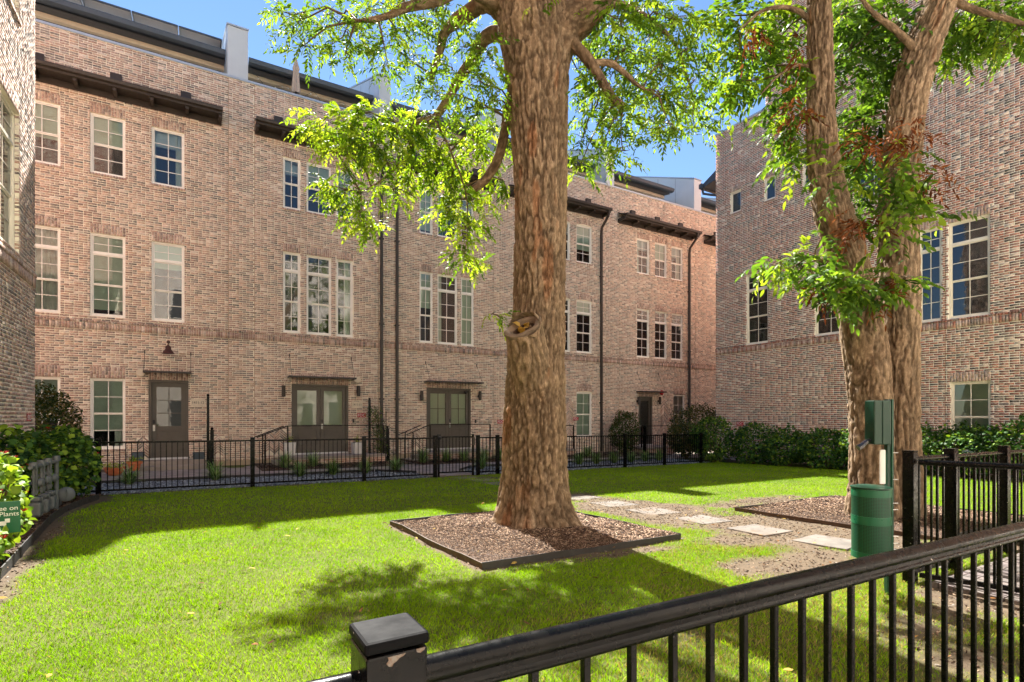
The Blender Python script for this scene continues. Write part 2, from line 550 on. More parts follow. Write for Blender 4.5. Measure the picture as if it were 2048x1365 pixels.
def brick_wall(owner, W, s0, s1, ztop, openings, voids=(), joints=(), pals=(PAL, PAL_S), mats=('brick', 'mortar'), n_ind=300, lintel=True, extra=None, seed=1, zbase=None):
    """openings: (a, b, c, d, lintel_courses, sill) already snapped; voids: rectangles without wall"""
    r = np.random.default_rng(seed)
    zb = Z0 if zbase is None else zbase
    B = Bricks()
    holes = [(o[0], o[1], o[2], o[3]) for o in openings] + list(voids)
    ex = list(holes)
    full = []
    # lintels and sills, one standing brick beside the other
    for (a, b, c, d, lc, sill) in openings:
        if lc:
            top = d + abs(lc) * CH
            n = max(2, round((b - a) / 0.071))
            w = (b - a) / n
            for i in range(n):
                x0, x1 = a + i * w + 0.005, a + (i + 1) * w - 0.005
                arch = 0.05 * (1 - ((i + 0.5) / n * 2 - 1) ** 2) if lc < 0 else 0.0
                hgt = top - d - 0.006 - (0.05 if lc < 0 else 0.0)
                q = d + arch + (hgt * 0.68 if i % 2 == 0 else hgt * 0.32)
                B.put(x0, x1, d + arch + 0.002, q - 0.005, 0.004, 0.10, 1)
                B.put(x0, x1, q + 0.005, d + arch + hgt, 0.004, 0.02, 1)
            ex.append((a - 0.004, b + 0.004, d, top))
        if sill:
            n = max(2, round((b - a + 0.06) / 0.069))
            w = (b - a + 0.06) / n
            for i in range(n):
                B.put(a - 0.03 + i * w + 0.005, a - 0.03 + (i + 1) * w - 0.005, c - CH, c - 0.002, 0.022, 0.13, 1)
            ex.append((a - 0.034, b + 0.034, c - CH, c))
    if extra: ex += extra(B)
    for jx in joints: ex.append((jx - 0.007, jx + 0.007, -9, 99))
    nc = int(round((ztop - zb) / CH))
    for k in range(nc):
        z = zb + k * CH
        kk = int(round((z - Z0) / CH))
        zc = z + BH / 2
        spans = [(e[0], e[1]) for e in ex if e[2] - 1e-4 <= zc <= e[3] + 1e-4]
        hs = [(e[0], e[1]) for e in holes if e[2] - 1e-4 <= zc <= e[3] + 1e-4]
        x = s0 - (0.107 if kk % 2 else 0.0) + 0.0
        while x < s1:
            L = 0.2137 if r.random() > 0.07 else 0.107
            a, b = x + 0.0075, x + L - 0.0075
            x += L
            for (p, q) in cut(max(a, s0), min(b, s1), spans):
                if q - p < 0.025: continue
                jamb = any(abs(p - h[1]) < 0.02 or abs(q - h[0]) < 0.02 for h in hs)
                if jamb:
                    B.put(p, q, z, z + BH, 0.0, 0.115, 0)
                elif abs((q - p) - 0.1987) < 1e-3:
                    full.append((p, q, z))
                else:
                    B.put(p, q, z, z + BH, 0.0, 0.02, 0)
    # the bricks that show largest are objects of their own
    ind = []
    if n_ind:
        sc = []
        for i, (p, q, z) in enumerate(full):
            c = W((p + q) / 2, z, 0)
            u, v, f = project(c)
            if f > 0.5 and 20 < u < 2030 and 5 < v < 1360:
                e0, e1 = project(W(p, z, 0)), project(W(q, z, 0))
                sc.append((-math.hypot(e1[0] - e0[0], e1[1] - e0[1]), i))
        sc.sort()
        ind = [i for _, i in sc[:n_ind]]
    chosen = set(ind)
    for i, (p, q, z) in enumerate(full):
        if i not in chosen: B.put(p, q, z, z + BH, 0.0, 0.02, 0)
    # mortar bed with the openings left free and returns into them
    xs = sorted(set([s0, s1] + [v for h in holes for v in (h[0], h[1]) if s0 < v < s1]))
    zs = sorted(set([zb, ztop] + [v for h in holes for v in (h[2], h[3]) if zb < v < ztop]))
    mb = MB()
    rec = -0.005
    for i in range(len(xs) - 1):
        for j in range(len(zs) - 1):
            cx, cz = (xs[i] + xs[i + 1]) / 2, (zs[j] + zs[j + 1]) / 2
            if any(h[0] < cx < h[1] and h[2] < cz < h[3] for h in holes): continue
            mb.add([W(xs[i], zs[j], rec), W(xs[i + 1], zs[j], rec), W(xs[i + 1], zs[j + 1], rec), W(xs[i], zs[j + 1], rec)], [(0, 1, 2, 3)])
    for o in openings:
        a, b, c, d = o[:4]
        for (p, q) in (((a, c), (a, d)), ((a, d), (b, d)), ((b, d), (b, c)), ((b, c), (a, c))):
            mb.add([W(p[0], p[1], rec), W(p[0], p[1], -0.2), W(q[0], q[1], -0.2), W(q[0], q[1], rec)], [(0, 1, 2, 3)])
    wall = mb.build('brick_wall', M[mats[1]], owner)
    V, F, c = B.arrays(W, pals, r)
    rest = fast('bricks', V, F, M[mats[0]], wall, c)
    rest['kind'] = 'stuff'
    if ind:
        protos = brick_proto((mats[0],), pals[0], M[mats[0]])
        off = wloc(owner)
        for i in ind:
            p, q, z = full[i]
            cpt = np.array(W((p + q) / 2, z + BH / 2, 0)) - off
            o = bpy.data.objects.new('brick', protos[int(r.integers(len(protos)))])
            o.location = tuple(cpt)
            o.rotation_euler = (0, r.uniform(-0.006, 0.006), W.rotz)
            o.parent = wall
            COL.objects.link(o)
    for jx in joints:
        MB().lbox(W, jx - 0.006, jx + 0.006, zb, ztop, -0.012, -0.003).build('control_joint', M['mastic'], owner)
    return wall

PANE = {}
def pane(parent, W, a, b, c, d, n, mat='glass'):
    if mat not in PANE:
        o = MB().add([(-.5, 0, -.5), (.5, 0, -.5), (.5, 0, .5), (-.5, 0, .5)], [(0, 1, 2, 3)]).build('pane', M[mat])
        PANE[mat] = o.data
        bpy.data.objects.remove(o)
    o = bpy.data.objects.new('pane', PANE[mat])
    p = np.array(W((a + b) / 2, (c + d) / 2, n)) - wloc(parent)
    o.location = tuple(p)
    o.scale = (b - a, 1, d - c)
    o.rotation_euler = (R(random.uniform(-.15, .15)), 0, W.rotz + R(random.uniform(-.15, .15)))
    o.parent = parent
    COL.objects.link(o)
    return o

def window(owner, W, a, b, c, d, transom=0.0, cols=2, fm='frame_w', blind=0.0, curtain=None, rows=2, back=-0.085):
    """a double-hung window: outer frame, sashes with glazing bars, panes, blind and the dim room behind"""
    fw = 0.047
    mb = MB()
    for q in ((a, a + fw, c, d), (b - fw, b, c, d), (a + fw, b - fw, d - fw, d), (a + fw, b - fw, c, c + fw * 1.3)):
        mb.lbox(W, q[0], q[1], q[2], q[3], back - 0.05, back + 0.035)
    ia, ib, ic, idd = a + fw, b - fw, c + fw * 1.3, d - fw
    top = idd
    secs = []
    if transom:
        tb = idd - transom
        mb.lbox(W, ia, ib, tb - 0.06, tb, back - 0.045, back + 0.03)
        secs.append((tb, idd, 2, back - 0.005))
        top = tb - 0.06
    fr = mb.build('window', M[fm], owner)
    if rows:
        mid = (ic + top) / 2
        secs += [(mid, top, rows, back - 0.005), (ic, mid, rows, back - 0.028)]
    else:
        secs += [(ic, top, 1, back - 0.005)]
    for (z0, z1, nr, n) in secs:
        sb = MB()
        sw = 0.03
        for q in ((ia, ia + sw, z0, z1), (ib - sw, ib, z0, z1), (ia + sw, ib - sw, z0, z0 + sw), (ia + sw, ib - sw, z1 - sw, z1)):
            sb.lbox(W, q[0], q[1], q[2], q[3], n - 0.012, n + 0.012)
        pa, pb, pc, pd = ia + sw, ib - sw, z0 + sw, z1 - sw
        nc = cols
        g = 0.0095
        xs = [pa + (pb - pa) * i / nc for i in range(nc + 1)]
        zs = [pc + (pd - pc) * i / nr for i in range(nr + 1)]
        for x in xs[1:-1]: sb.lbox(W, x - g, x + g, pc, pd, n - 0.008, n + 0.009)
        for z in zs[1:-1]:
            for i in range(nc): sb.lbox(W, xs[i] + (g if i else 0), xs[i + 1] - (g if i < nc - 1 else 0), z - g, z + g, n - 0.008, n + 0.0085)
        sb.build('sash', M[fm], fr)
        for i in range(nc):
            for j in range(nr):
                pane(fr, W, xs[i] + (g if i else 0), xs[i + 1] - (g if i < nc - 1 else 0), zs[j] + (g if j else 0), zs[j + 1] - (g if j < nr - 1 else 0), n - 0.002)
    if blind:
        bb = MB()
        z = idd
        lo = idd - (idd - ic) * blind
        while z > lo:
            bb.add([W(ia, z, back - 0.075), W(ib, z, back - 0.075), W(ib, z - 0.052, back - 0.098), W(ia, z - 0.052, back - 0.098)], [(0, 1, 2, 3)])
            z -= 0.046
        bb.build('blind', M['blind'], fr)
    if curtain:
        cb = MB()
        for (p, q) in curtain:
            x0, x1 = a + (b - a) * p, a + (b - a) * q
            n = max(4, int((x1 - x0) / 0.035))
            for i in range(n):
                xa, xb = x0 + (x1 - x0) * i / n, x0 + (x1 - x0) * (i + 1) / n
                na, nb = back - 0.16 + 0.02 * math.sin(i * 2.1), back - 0.16 + 0.02 * math.sin((i + 1) * 2.1)
                cb.add([W(xa, ic, na), W(xb, ic, nb), W(xb, idd, nb), W(xa, idd, na)], [(0, 1, 2, 3)])
        cb.build('curtain', M['curtain'], fr)
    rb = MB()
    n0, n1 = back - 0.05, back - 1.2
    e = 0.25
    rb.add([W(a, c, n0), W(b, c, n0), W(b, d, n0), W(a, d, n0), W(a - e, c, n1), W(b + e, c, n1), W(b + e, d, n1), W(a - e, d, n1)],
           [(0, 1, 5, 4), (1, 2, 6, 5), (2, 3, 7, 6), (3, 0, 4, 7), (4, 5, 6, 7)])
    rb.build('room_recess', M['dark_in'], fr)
    return fr

def text_mesh(body, size, W, s, z, n, mat, parent, name='lettering', squash=1.0):
    cu = bpy.data.curves.new('txt', 'FONT')
    cu.body = body
    cu.size = size
    cu.align_x = 'CENTER'
    cu.align_y = 'CENTER'
    cu.extrude = 0.0015
    t = bpy.data.objects.new('txt', cu)
    COL.objects.link(t)
    dg = bpy.context.evaluated_depsgraph_get()
    me = bpy.data.meshes.new_from_object(t.evaluated_get(dg))
    bpy.data.objects.remove(t)
    o0 = np.array(W(s, z, n)); ax = np.array(W(s + 1, z, n)) - o0; az = np.array(W(s, z + 1, n)) - o0; an = np.array(W(s, z, n + 1)) - o0
    off = wloc(parent)
    for v in me.vertices:
        p = o0 + ax * v.co.x * squash + az * v.co.y + an * v.co.z - off
        v.co = Vector(p)
    me.name = name
    me.materials.clear()
    me.materials.append(M[mat])
    o = bpy.data.objects.new(name, me)
    o.parent = parent
    COL.objects.link(o)
    return o

def door(owner, W, a, b, c, d, leaves=1, lites=(2, 3), lite_from=0.42, handle='right'):
    """panelled door in a casing: glazed upper part, raised panels below, lever set, metal threshold"""
    fw = 0.075
    mb = MB()
    mb.lbox(W, a, a + fw, c, d, -0.15, -0.015)
    mb.lbox(W, b - fw, b, c, d, -0.15, -0.015)
    mb.lbox(W, a + fw, b - fw, d - fw, d, -0.15, -0.015)
    dr = mb.build('door', M['door'], owner)
    dr['label'] = 'taupe panelled %s with glazed upper part' % ('double door' if leaves == 2 else 'single door')
    la, lb = a + fw, b - fw
    w = (lb - la) / leaves
    for i in range(leaves):
        x0, x1 = la + i * w + 0.004, la + (i + 1) * w - 0.004
        z0, z1 = c + 0.03, d - fw - 0.004
        st = 0.12
        lz0, lz1 = z0 + (z1 - z0) * lite_from, z1 - 0.14
        n0, n1 = -0.13, -0.085
        lf = MB()
        lf.lbox(W, x0, x0 + st, z0, z1, n0, n1)
        lf.lbox(W, x1 - st, x1, z0, z1, n0, n1)
        lf.lbox(W, x0 + st, x1 - st, lz1, z1, n0, n1)
        lf.lbox(W, x0 + st, x1 - st, z0, z0 + 0.22, n0, n1)
        lf.lbox(W, x0 + st, x1 - st, lz0 - 0.13, lz0, n0, n1)
        lf.lbox(W, x0 + st, x1 - st, z0 + 0.22, lz0 - 0.13, n0, n1 - 0.018)
        leaf = lf.build('door_leaf', M['door'], dr)
        npan = 2 if (leaves == 1 or lites == (2, 2)) else 1
        pw = (x1 - x0 - 2 * st) / npan
        for k in range(npan):
            pa, pb = x0 + st + k * pw + 0.03, x0 + st + (k + 1) * pw - 0.03
            MB().lbox(W, pa, pb, z0 + 0.26, lz0 - 0.17, n1 - 0.018, n1 - 0.004).build('panel', M['door'], dr, bevel=0.006)
        nx, nz = lites
        for k in range(nx):
            for j in range(nz):
                g = 0.0095
                xa = x0 + st + (x1 - x0 - 2 * st) * k / nx + (g if k else 0)
                xb = x0 + st + (x1 - x0 - 2 * st) * (k + 1) / nx - (g if k < nx - 1 else 0)
                za = lz0 + (lz1 - lz0) * j / nz + (g if j else 0)
                zb = lz0 + (lz1 - lz0) * (j + 1) / nz - (g if j < nz - 1 else 0)
                pane(dr, W, xa, xb, za, zb, n1 - 0.014, 'glass_door')
        gb = MB()
        for k in range(1, nx):
            x = x0 + st + (x1 - x0 - 2 * st) * k / nx
            gb.lbox(W, x - 0.011, x + 0.011, lz0, lz1, n1 - 0.02, n1 - 0.003)
        for j in range(1, nz):
            z = lz0 + (lz1 - lz0) * j / nz
            for k in range(nx):
                xa = x0 + st + (x1 - x0 - 2 * st) * k / nx + (0.011 if k else 0)
                xb = x0 + st + (x1 - x0 - 2 * st) * (k + 1) / nx - (0.011 if k < nx - 1 else 0)
                gb.lbox(W, xa, xb, z - 0.011, z + 0.011, n1 - 0.02, n1 - 0.0035)
        if gb.v: gb.build('glazing_bars', M['door'], dr)
        # cloth or blind seen through the door glass
        bl = MB()
        z = lz1
        while z > lz0:
            bl.add([W(x0 + st, z, n0 - 0.01), W(x1 - st, z, n0 - 0.01), W(x1 - st, z - 0.036, n0 - 0.022), W(x0 + st, z - 0.036, n0 - 0.022)], [(0, 1, 2, 3)])
            z -= 0.033
        bl.build('door_blind', M['blind'] if leaves == 2 else M['soffit'], dr)
    hx = a + fw + (0.06 if (leaves == 1 and handle == 'left') else (w + 0.06 if leaves == 2 else w - 0.06))
    hz = c + 0.98
    MB().lbox(W, hx - 0.028, hx + 0.028, hz - 0.12, hz + 0.06, -0.085, -0.072).tube([W(hx, hz + 0.02, -0.07), W(hx, hz + 0.02, -0.035), W(hx, hz - 0.06, -0.03), W(hx, hz - 0.12, -0.05)], 0.011, 8).build('handle', M['steel'], dr, smooth=True)
    MB().lbox(W, hx - 0.032, hx + 0.032, hz + 0.10, hz + 0.22, -0.085, -0.066).build('keypad_lock', M['plastic_k'], dr, bevel=0.006)
    MB().lbox(W, a, b, c - 0.03, c + 0.028, -0.2, 0.035).build('threshold', M['sillmetal'], dr)
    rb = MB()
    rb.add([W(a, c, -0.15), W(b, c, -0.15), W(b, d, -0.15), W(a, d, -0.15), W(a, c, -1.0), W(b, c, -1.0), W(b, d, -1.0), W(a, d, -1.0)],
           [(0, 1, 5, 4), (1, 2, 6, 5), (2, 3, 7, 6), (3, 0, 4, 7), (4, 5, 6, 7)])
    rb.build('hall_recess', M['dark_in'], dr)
    return dr

def door_canopy(owner, W, a, b, z, depth=0.75, rise=0.8, ins=0.06):
    """flat steel awning hung from two wall rods"""
    mb = MB()
    mb.lbox(W, a, b, z, z + 0.025, 0.0, depth)
    for (p, q) in ((a, a + 0.02), (b - 0.02, b)): mb.lbox(W, p, q, z - 0.03, z, 0.0, depth)
    mb.lbox(W, a + 0.02, b - 0.02, z - 0.03, z, depth - 0.02, depth)
    c = mb.build('door_canopy', M['bronze'], owner)
    for x in (a + ins, b - ins):
        MB().tube([W(x, z + 0.03, depth - 0.05), W(x, z + rise, 0.01)], 0.007, 6).lbox(W, x - 0.015, x + 0.015, z + rise - 0.05, z + rise + 0.05, 0.002, 0.03).build('tie_rod', M['bronze'], c)

def wall_sconce(owner, W, s, z):
    c = W(s, z, 0.14)
    mb = MB()
    mb.lathe(c, [(0.055, -0.19), (0.062, -0.185), (0.062, 0.185), (0.055, 0.19)], 18)
    mb.lbox(W, s - 0.035, s + 0.035, z - 0.07, z + 0.03, 0.001, 0.09)
    mb.build('wall_lamp', M['rust'] if False else M['bronze'], owner, smooth=True)

def fdc_sign(owner, W, s, z):
    p = MB().lbox(W, s - 0.155, s + 0.155, z - 0.075, z + 0.075, 0.004, 0.009).build('fire_connection_sign', M['red'], owner)
    p['label'] = 'small red FDC sign with white letters'
    text_mesh('FDC', 0.145, W, s, z - 0.004, 0.0095, 'white', p)

def plaque(owner, W, s, z, txt):
    p = MB().lbox(W, s - 0.2, s + 0.2, z - 0.12, z + 0.12, 0.004, 0.02).build('house_number_plaque', M['stone'], owner, bevel=0.004)
    text_mesh(txt, 0.125, W, s, z, 0.0205, 'ink', p, squash=0.82)

def alarm_bell(owner, W, s, z, m='cream'):
    b = MB().lathe(W(s, z, 0.004), [(0.125, 0.0), (0.125, 0.03), (0.1, 0.055), (0.03, 0.06)], 24, axis=np.array(W(s, z, 1)) - np.array(W(s, z, 0))).build('alarm_bell', M[m], owner, smooth=True)
    return b

def eave(owner, x0, x1, end_spout=None):
    """small shed roof on outriggers above the top windows, with half-round gutter and ledger board"""
    W = WM
    zt, zg_, pr = 11.50, 11.26, 0.56
    e = MB()
    e.hexa([W(x0, zg_, pr), W(x1, zg_, pr), W(x1, zt - 0.03, 0.005), W(x0, zt - 0.03, 0.005)], [W(x0, zg_ + 0.03, pr), W(x1, zg_ + 0.03, pr), W(x1, zt, 0.005), W(x0, zt, 0.005)])
    ev = e.build('eave_roof', M['bronze'], owner)
    ga = [(pr + 0.005, zg_ + 0.035), (pr + 0.11, zg_ + 0.04), (pr + 0.12, zg_ + 0.02), (pr + 0.10, zg_ - 0.06), (pr + 0.02, zg_ - 0.075), (pr + 0.005, zg_ - 0.02)]
    MB().prism([W(x0, z, n) for n, z in ga], np.array(W(x1, 0, 0)) - np.array(W(x0, 0, 0))).build('gutter', M['bronze'], ev)
    MB().lbox(W, x0 + 0.01, x1 - 0.01, 11.0, 11.168, 0.004, 0.05).build('ledger_board', M['bronze'], ev)
    MB().lbox(W, x0 + 0.01, x1 - 0.01, 11.13, 11.25, pr - 0.06, pr + 0.002).build('header_beam', M['bronze'], ev)
    n = max(2, int(round((x1 - x0) / 0.86)))
    for i in range(n + 1):
        x = x0 + 0.06 + (x1 - x0 - 0.12) * i / n
        MB().hexa([W(x - 0.05, 11.14, 0.052), W(x + 0.05, 11.14, 0.052), W(x + 0.05, 11.14, 0.051), W(x - 0.05, 11.14, 0.051)] if False else
                  [W(x - 0.045, 11.05, pr - 0.065), W(x + 0.045, 11.05, pr - 0.065), W(x + 0.045, 11.05, 0.052), W(x - 0.045, 11.05, 0.052)],
                  [W(x - 0.045, 11.166, pr - 0.065), W(x + 0.045, 11.166, pr - 0.065), W(x + 0.045, 11.166, 0.052), W(x - 0.045, 11.166, 0.052)]).build('outrigger', M['bronze'], ev)
    MB().add([W(x0, 11.175, pr - 0.065), W(x1, 11.175, pr - 0.065), W(x1, 11.175, 0.01), W(x0, 11.175, 0.01)], [(0, 1, 2, 3)]).build('eave_soffit', M['bronze'], ev)
    k = 3
    for i in range(k):
        x = x0 + (x1 - x0) * (0.18 + 0.32 * i)
        MB().lbox(W, x - 0.14, x + 0.14, 11.56, 11.76, 0.002, 0.10).build('scupper_box', M['bronze'], owner)
    if end_spout is not None: spout(owner, end_spout, pr, zg_)

def spout(owner, x, pr=0.56, zg_=11.26):
    W = WM
    d = MB()
    pts = [W(x, zg_ - 0.07, pr + 0.06), W(x, zg_ - 0.28, pr + 0.03), W(x, zg_ - 0.72, 0.11), W(x, zg_ - 1.0, 0.075)]
    for p, q in zip(pts[:-1], pts[1:]): d.bar(p, q, 0.085, 0.085)
    d.bar(W(x, zg_ - 0.98, 0.075), W(x, -0.1, 0.075), 0.09, 0.09)
    sp = d.build('downspout', M['bronze'], owner)
    for z in (2.2, 5.0, 8.2):
        MB().lbox(W, x - 0.085, x + 0.085, z, z + 0.05, 0.002, 0.122).build('spout_bracket', M['bronze'], sp)

PAR = sn(12.64)
UNITS = [('A', -5.2, 1.3), ('B', 1.3, 6.2), ('C', 6.2, 11.15), ('D', 11.15, 17.3), ('E', 17.3, 23.5), ('F', 23.5, 30.0)]
LAB = {'A': 'brick townhouse with one single taupe door and plaque 1411-12, beside the left edge',
       'B': 'brick townhouse with double taupe doors between tall white planters',
       'C': 'brick townhouse with double divided-light doors, partly behind the big trunk',
       'D': 'brick townhouse with arched brick window heads, just right of the big trunk',
       'E': 'far brick townhouse with narrow dark door and three slim windows per floor',
       'F': 'sliver of brick townhouse beside the corner of the right-hand building'}
BAND = (sn(4.13), sn(4.13) + 3 * CH)
def band(s0, s1):
    def f(B):
        n = int((s1 - s0) / 0.0677)
        w = (s1 - s0) / n
        for i in range(n):
            B.put(s0 + i * w + 0.005, s0 + (i + 1) * w - 0.005, BAND[0], BAND[1] - 0.008, 0.02, 0.04, 1 if i % 3 else 0)
            B.put(s0 + i * w + 0.005, s0 + (i + 1) * w - 0.005, BAND[1] + 0.004, BAND[1] + CH - 0.008, 0.034, 0.05, 0)
        return [(s0, s1, BAND[0], BAND[1] + CH)]
    return f
def chevron(B, s, z0, z1, w=0.30):
    """herringbone strip"""
    z = z0
    hw = w / 2
    while z < z1 - 0.16:
        B.put(s - hw + 0.006, s - 0.005, z, z + 0.062, 0.003, 0.02, 0, hw * 0.9)
        B.put(s + 0.005, s + hw - 0.006, z + hw * 0.9, z + hw * 0.9 + 0.062, 0.003, 0.02, 0, -hw * 0.9)
        z += 0.083
    return (s - hw, s + hw, z0 - 0.001, z1)

def facade_unit(key, s0, s1):
    W = WM
    t = thing('townhouse', (0.5 * (s0 + s1), FY, -0.1), LAB[key], 'townhouse', 'brick townhouses in one row')
    g0, g1 = sn(0.60), sn(2.70)
    r2 = (sn(4.56), sn(6.99)) if key in 'ADE' else (sn(4.46), sn(7.22))
    r3 = (sn(8.71), sn(10.52))
    ops, wins, doors_ = [], [], []
    X = lambda *p: [(fx(p[i]), fx(p[i + 1])) for i in range(0, len(p), 2)]
    if key == 'A':
        w2, w3 = X(180, 251)[0], X(303, 369)[0]
        w1 = (fx(121) - (w2[1] - w2[0]), fx(121))
        cols = [w1, w2, w3]
        for k, (a, b) in enumerate(cols):
            wins.append((a, b) + r3 + ((0.0, (0.55, 0.5, 0.0)[k], ((0.0, 0.12), (0.72, 1.0)) if k == 2 else None)))
            wins.append((a, b) + r2 + ((0.5, (0.0, 0.92, 0.3)[k], ((0.0, 1.0),) if k == 0 else None)))
        for k, (a, b) in enumerate(cols[:2]): wins.append((a, b, g0, g1, 0.0, (0.6, 0.74)[k], ((0.66, 1.0),) if k else None))
        doors_.append((fx(297), fx(377), sn(0.28), sn(2.72), 1, (2, 3), 'left'))
    elif key in 'BC':
        cols = X(566, 601, 613, 663, 673, 706) if key == 'B' else X(839, 866, 875, 915, 922, 948)
        for k, (a, b) in enumerate(cols):
            wins.append((a, b) + r3 + (0.0, (0.0, 0.35, 0.7)[k] if key == 'B' else (0.9, 0.4, 0.0)[k], None))
            wins.append((a, b) + r2 + (0.56, 0.0 if key == 'B' else (0.5, 0.0, 0.98)[k], None if key == 'B' and k < 2 else (((0.55, 1.0),) if key == 'B' else (((0.0, 0.3),) if k == 1 else None))))
        if key == 'B': doors_.append((fx(583), fx(697), sn(0.28), sn(2.72), 2, (1, 1), 'mid'))
        else: doors_.append((fx(853), fx(942), sn(0.28), sn(2.72), 2, (2, 2), 'mid'))
    elif key == 'D':
        a3 = X(1153, 1184)[0]
        cols = [(12.75, 13.64), (14.0, 14.89), a3]
        for k, (a, b) in enumerate(cols):
            wins.append((a, b) + r3 + (0.0, (0.3, 0.0, 0.62)[k], None))
            wins.append((a, b) + r2 + (0.5, (0.4, 0.0, 0.25)[k], None))
        wins.append((a3[0], a3[1], g0, g1, 0.0, 0.97, None))
        doors_.append((12.2, 13.2, sn(0.20), sn(2.65), 1, (2, 3), 'left'))
    elif key == 'E':
        cols = X(1274, 1299, 1310, 1334, 1343, 1366)
        for k, (a, b) in enumerate(cols):
            wins.append((a, b) + r3 + (0.0, (0.0, 0.5, 0.0)[k], ((0.0, 0.4),) if k == 0 else (((0.7, 1.0),) if k == 2 else None)))
            wins.append((a, b) + r2 + (0.5, 0.0, None))
        a, b = X(1347, 1370)[0]
        wins.append((a, b, g0, g1, 0.0, 0.95, None))
        doors_.append((fx(1277), fx(1305), sn(0.12), sn(2.58), 1, (1, 1), 'left'))
    arch = key == 'D'
    for (a, b, c, d, tr, bl, cu) in wins:
        ops.append((a, b, c, d, (-5 if arch else 4) if d > 3.0 else (-6 if arch else 5), d > 8 or d < 3))
    for (a, b, c, d, lv, li, hd) in doors_: ops.append((a, b, c, d, 5, False))
    bd = band(s0, s1)
    def extra(B):
        o = bd(B)
        if key == 'E': o.append(chevron(B, fx(1328), sn(0.5), sn(2.3), 0.5))
        if key == 'D': o.append(chevron(B, fx(1138), sn(0.5), sn(2.3), 0.5))
        if key == 'B': o += [chevron(B, fx(538), sn(0.28), sn(1.15), 0.42), chevron(B, fx(560), sn(0.28), sn(1.15), 0.42)]
        if key == 'C': o += [chevron(B, fx(832), sn(0.28), sn(1.15), 0.42)]
        if key == 'A': o += [chevron(B, fx(286), sn(0.3), sn(0.95), 0.32), chevron(B, fx(436), sn(0.3), sn(0.95), 0.32)]
        return o
    jn = {'A': [fx(457)], 'B': [fx(509), fx(757)], 'C': [fx(988)], 'D': [fx(1211)], 'E': [fx(1238), fx(1390)], 'F': []}[key]
    brick_wall(t, W, s0, s1, PAR, ops, joints=jn, n_ind=300 if key in 'ABC' else 0, extra=extra, seed=ord(key))
    for (a, b, c, d, tr, bl, cu) in wins: window(t, W, a, b, c, d, tr, 2, 'frame_w', bl, cu)
    for (a, b, c, d, lv, li, hd) in doors_: door(t, W, a, b, c, d, lv, li, 0.42 if key != 'E' else 0.1, hd)
    # parapet coping, party fin, roof terrace canopy
    MB().lbox(W, s0 + 0.002, s1 - 0.002, PAR, PAR + 0.075, -0.32, 0.035).build('parapet_coping', M['flash'], t)
    MB().lbox(W, s0, s1, 10.0, PAR - 0.002, -0.30, -0.25).build('parapet_back', M['fin'], t)
    f0, f1 = {'A': (fx(455), fx(496)), 'B': (fx(759), fx(781)), 'C': (10.9, 11.42), 'D': (fx(1212), fx(1228)), 'E': (fx(1388), fx(1402)), 'F': (29.4, 29.9)}[key]
    zf = 14.36
    poly = [(0.012, PAR + 0.077), (0.012, zf), (-5.2, zf + 2.1), (-5.2, 11.0), (-0.34, 11.0), (-0.34, PAR + 0.077)]
    fin = MB().prism([W(f0, z, n) for n, z in poly], (f1 - f0, 0, 0)).build('party_wall_fin', M['fin'], t)
    MB().hexa([W(f0 - 0.03, zf + 0.004, 0.045), W(f1 + 0.03, zf + 0.004, 0.045), W(f1 + 0.03, zf + 2.11, -5.2), W(f0 - 0.03, zf + 2.11, -5.2)],
              [W(f0 - 0.03, zf + 0.06, 0.045), W(f1 + 0.03, zf + 0.06, 0.045), W(f1 + 0.03, zf + 2.17, -5.2), W(f0 - 0.03, zf + 2.17, -5.2)]).build('fin_cap', M['flash'], fin)
    for q in (1, 2, 3):
        xx = f0 + (f1 - f0) * q / 4
    for n in (-1.3, -2.6, -3.9):
        for x in (f0 - 0.004, f1 + 0.002):
            MB().lbox(W, x, x + 0.002, 11.2, zf + 0.38 * -n, n - 0.008, n + 0.008).build('panel_seam', M['roofmetal'], fin)
    c0 = s0 + 0.35 if key != 'F' else s0 + 0.3
    c1 = f0 - (0.02 if key in 'ABCD' else 0.7)
    zr = 13.78
    rf = MB()
    rf.hexa([W(c0, zr + 0.02, -0.95), W(c1, zr + 0.02, -0.95), W(c1, zr + 0.75, -5.0), W(c0, zr + 0.75, -5.0)], [W(c0, zr + 0.1, -0.95), W(c1, zr + 0.1, -0.95), W(c1, zr + 0.83, -5.0), W(c0, zr + 0.83, -5.0)])
    tr = rf.build('terrace_roof', M['roofmetal'], t)
    ga = [(-0.85, zr + 0.17), (-0.72, zr + 0.18), (-0.71, zr + 0.15), (-0.74, zr + 0.03), (-0.83, zr), (-0.945, zr + 0.0), (-0.945, zr + 0.17)]
    MB().prism([W(c0, z, n) for n, z in ga], (c1 - c0, 0, 0)).build('roof_gutter', M['roofmetal'], tr)
    MB().lbox(W, c0 + 0.01, c1 - 0.01, zr - 0.10, zr + 0.04, -1.6, -1.45).build('cream_beam', M['cream'], tr)
    MB().add([W(c0, zr - 0.03, -0.97), W(c1, zr - 0.03, -0.97), W(c1, zr + 0.68, -5.0), W(c0, zr + 0.68, -5.0)], [(0, 1, 2, 3)]).build('terrace_soffit', M['soffit'], tr)
    MB().lbox(W, s0 + 0.01, s1 - 0.01, 10.2, 10.35, -5.1, -0.32).build('terrace_deck', M['concrete'], t)
    MB().lbox(W, s0 + 0.3, f0 - 0.02, 10.36, zr - 0.04, -5.15, -5.02).build('terrace_rear_wall', M['soffit'], t)
    e0, e1 = s0 + 0.46, f0 - 0.16
    if key == 'E': e1 = 23.05
    if key == 'D': e1 = 16.85
    eave(t, e0, e1, {'B': fx(762), 'D': fx(1201), 'E': fx(1377)}.get(key))
    if key == 'C': spout(t, fx(793))
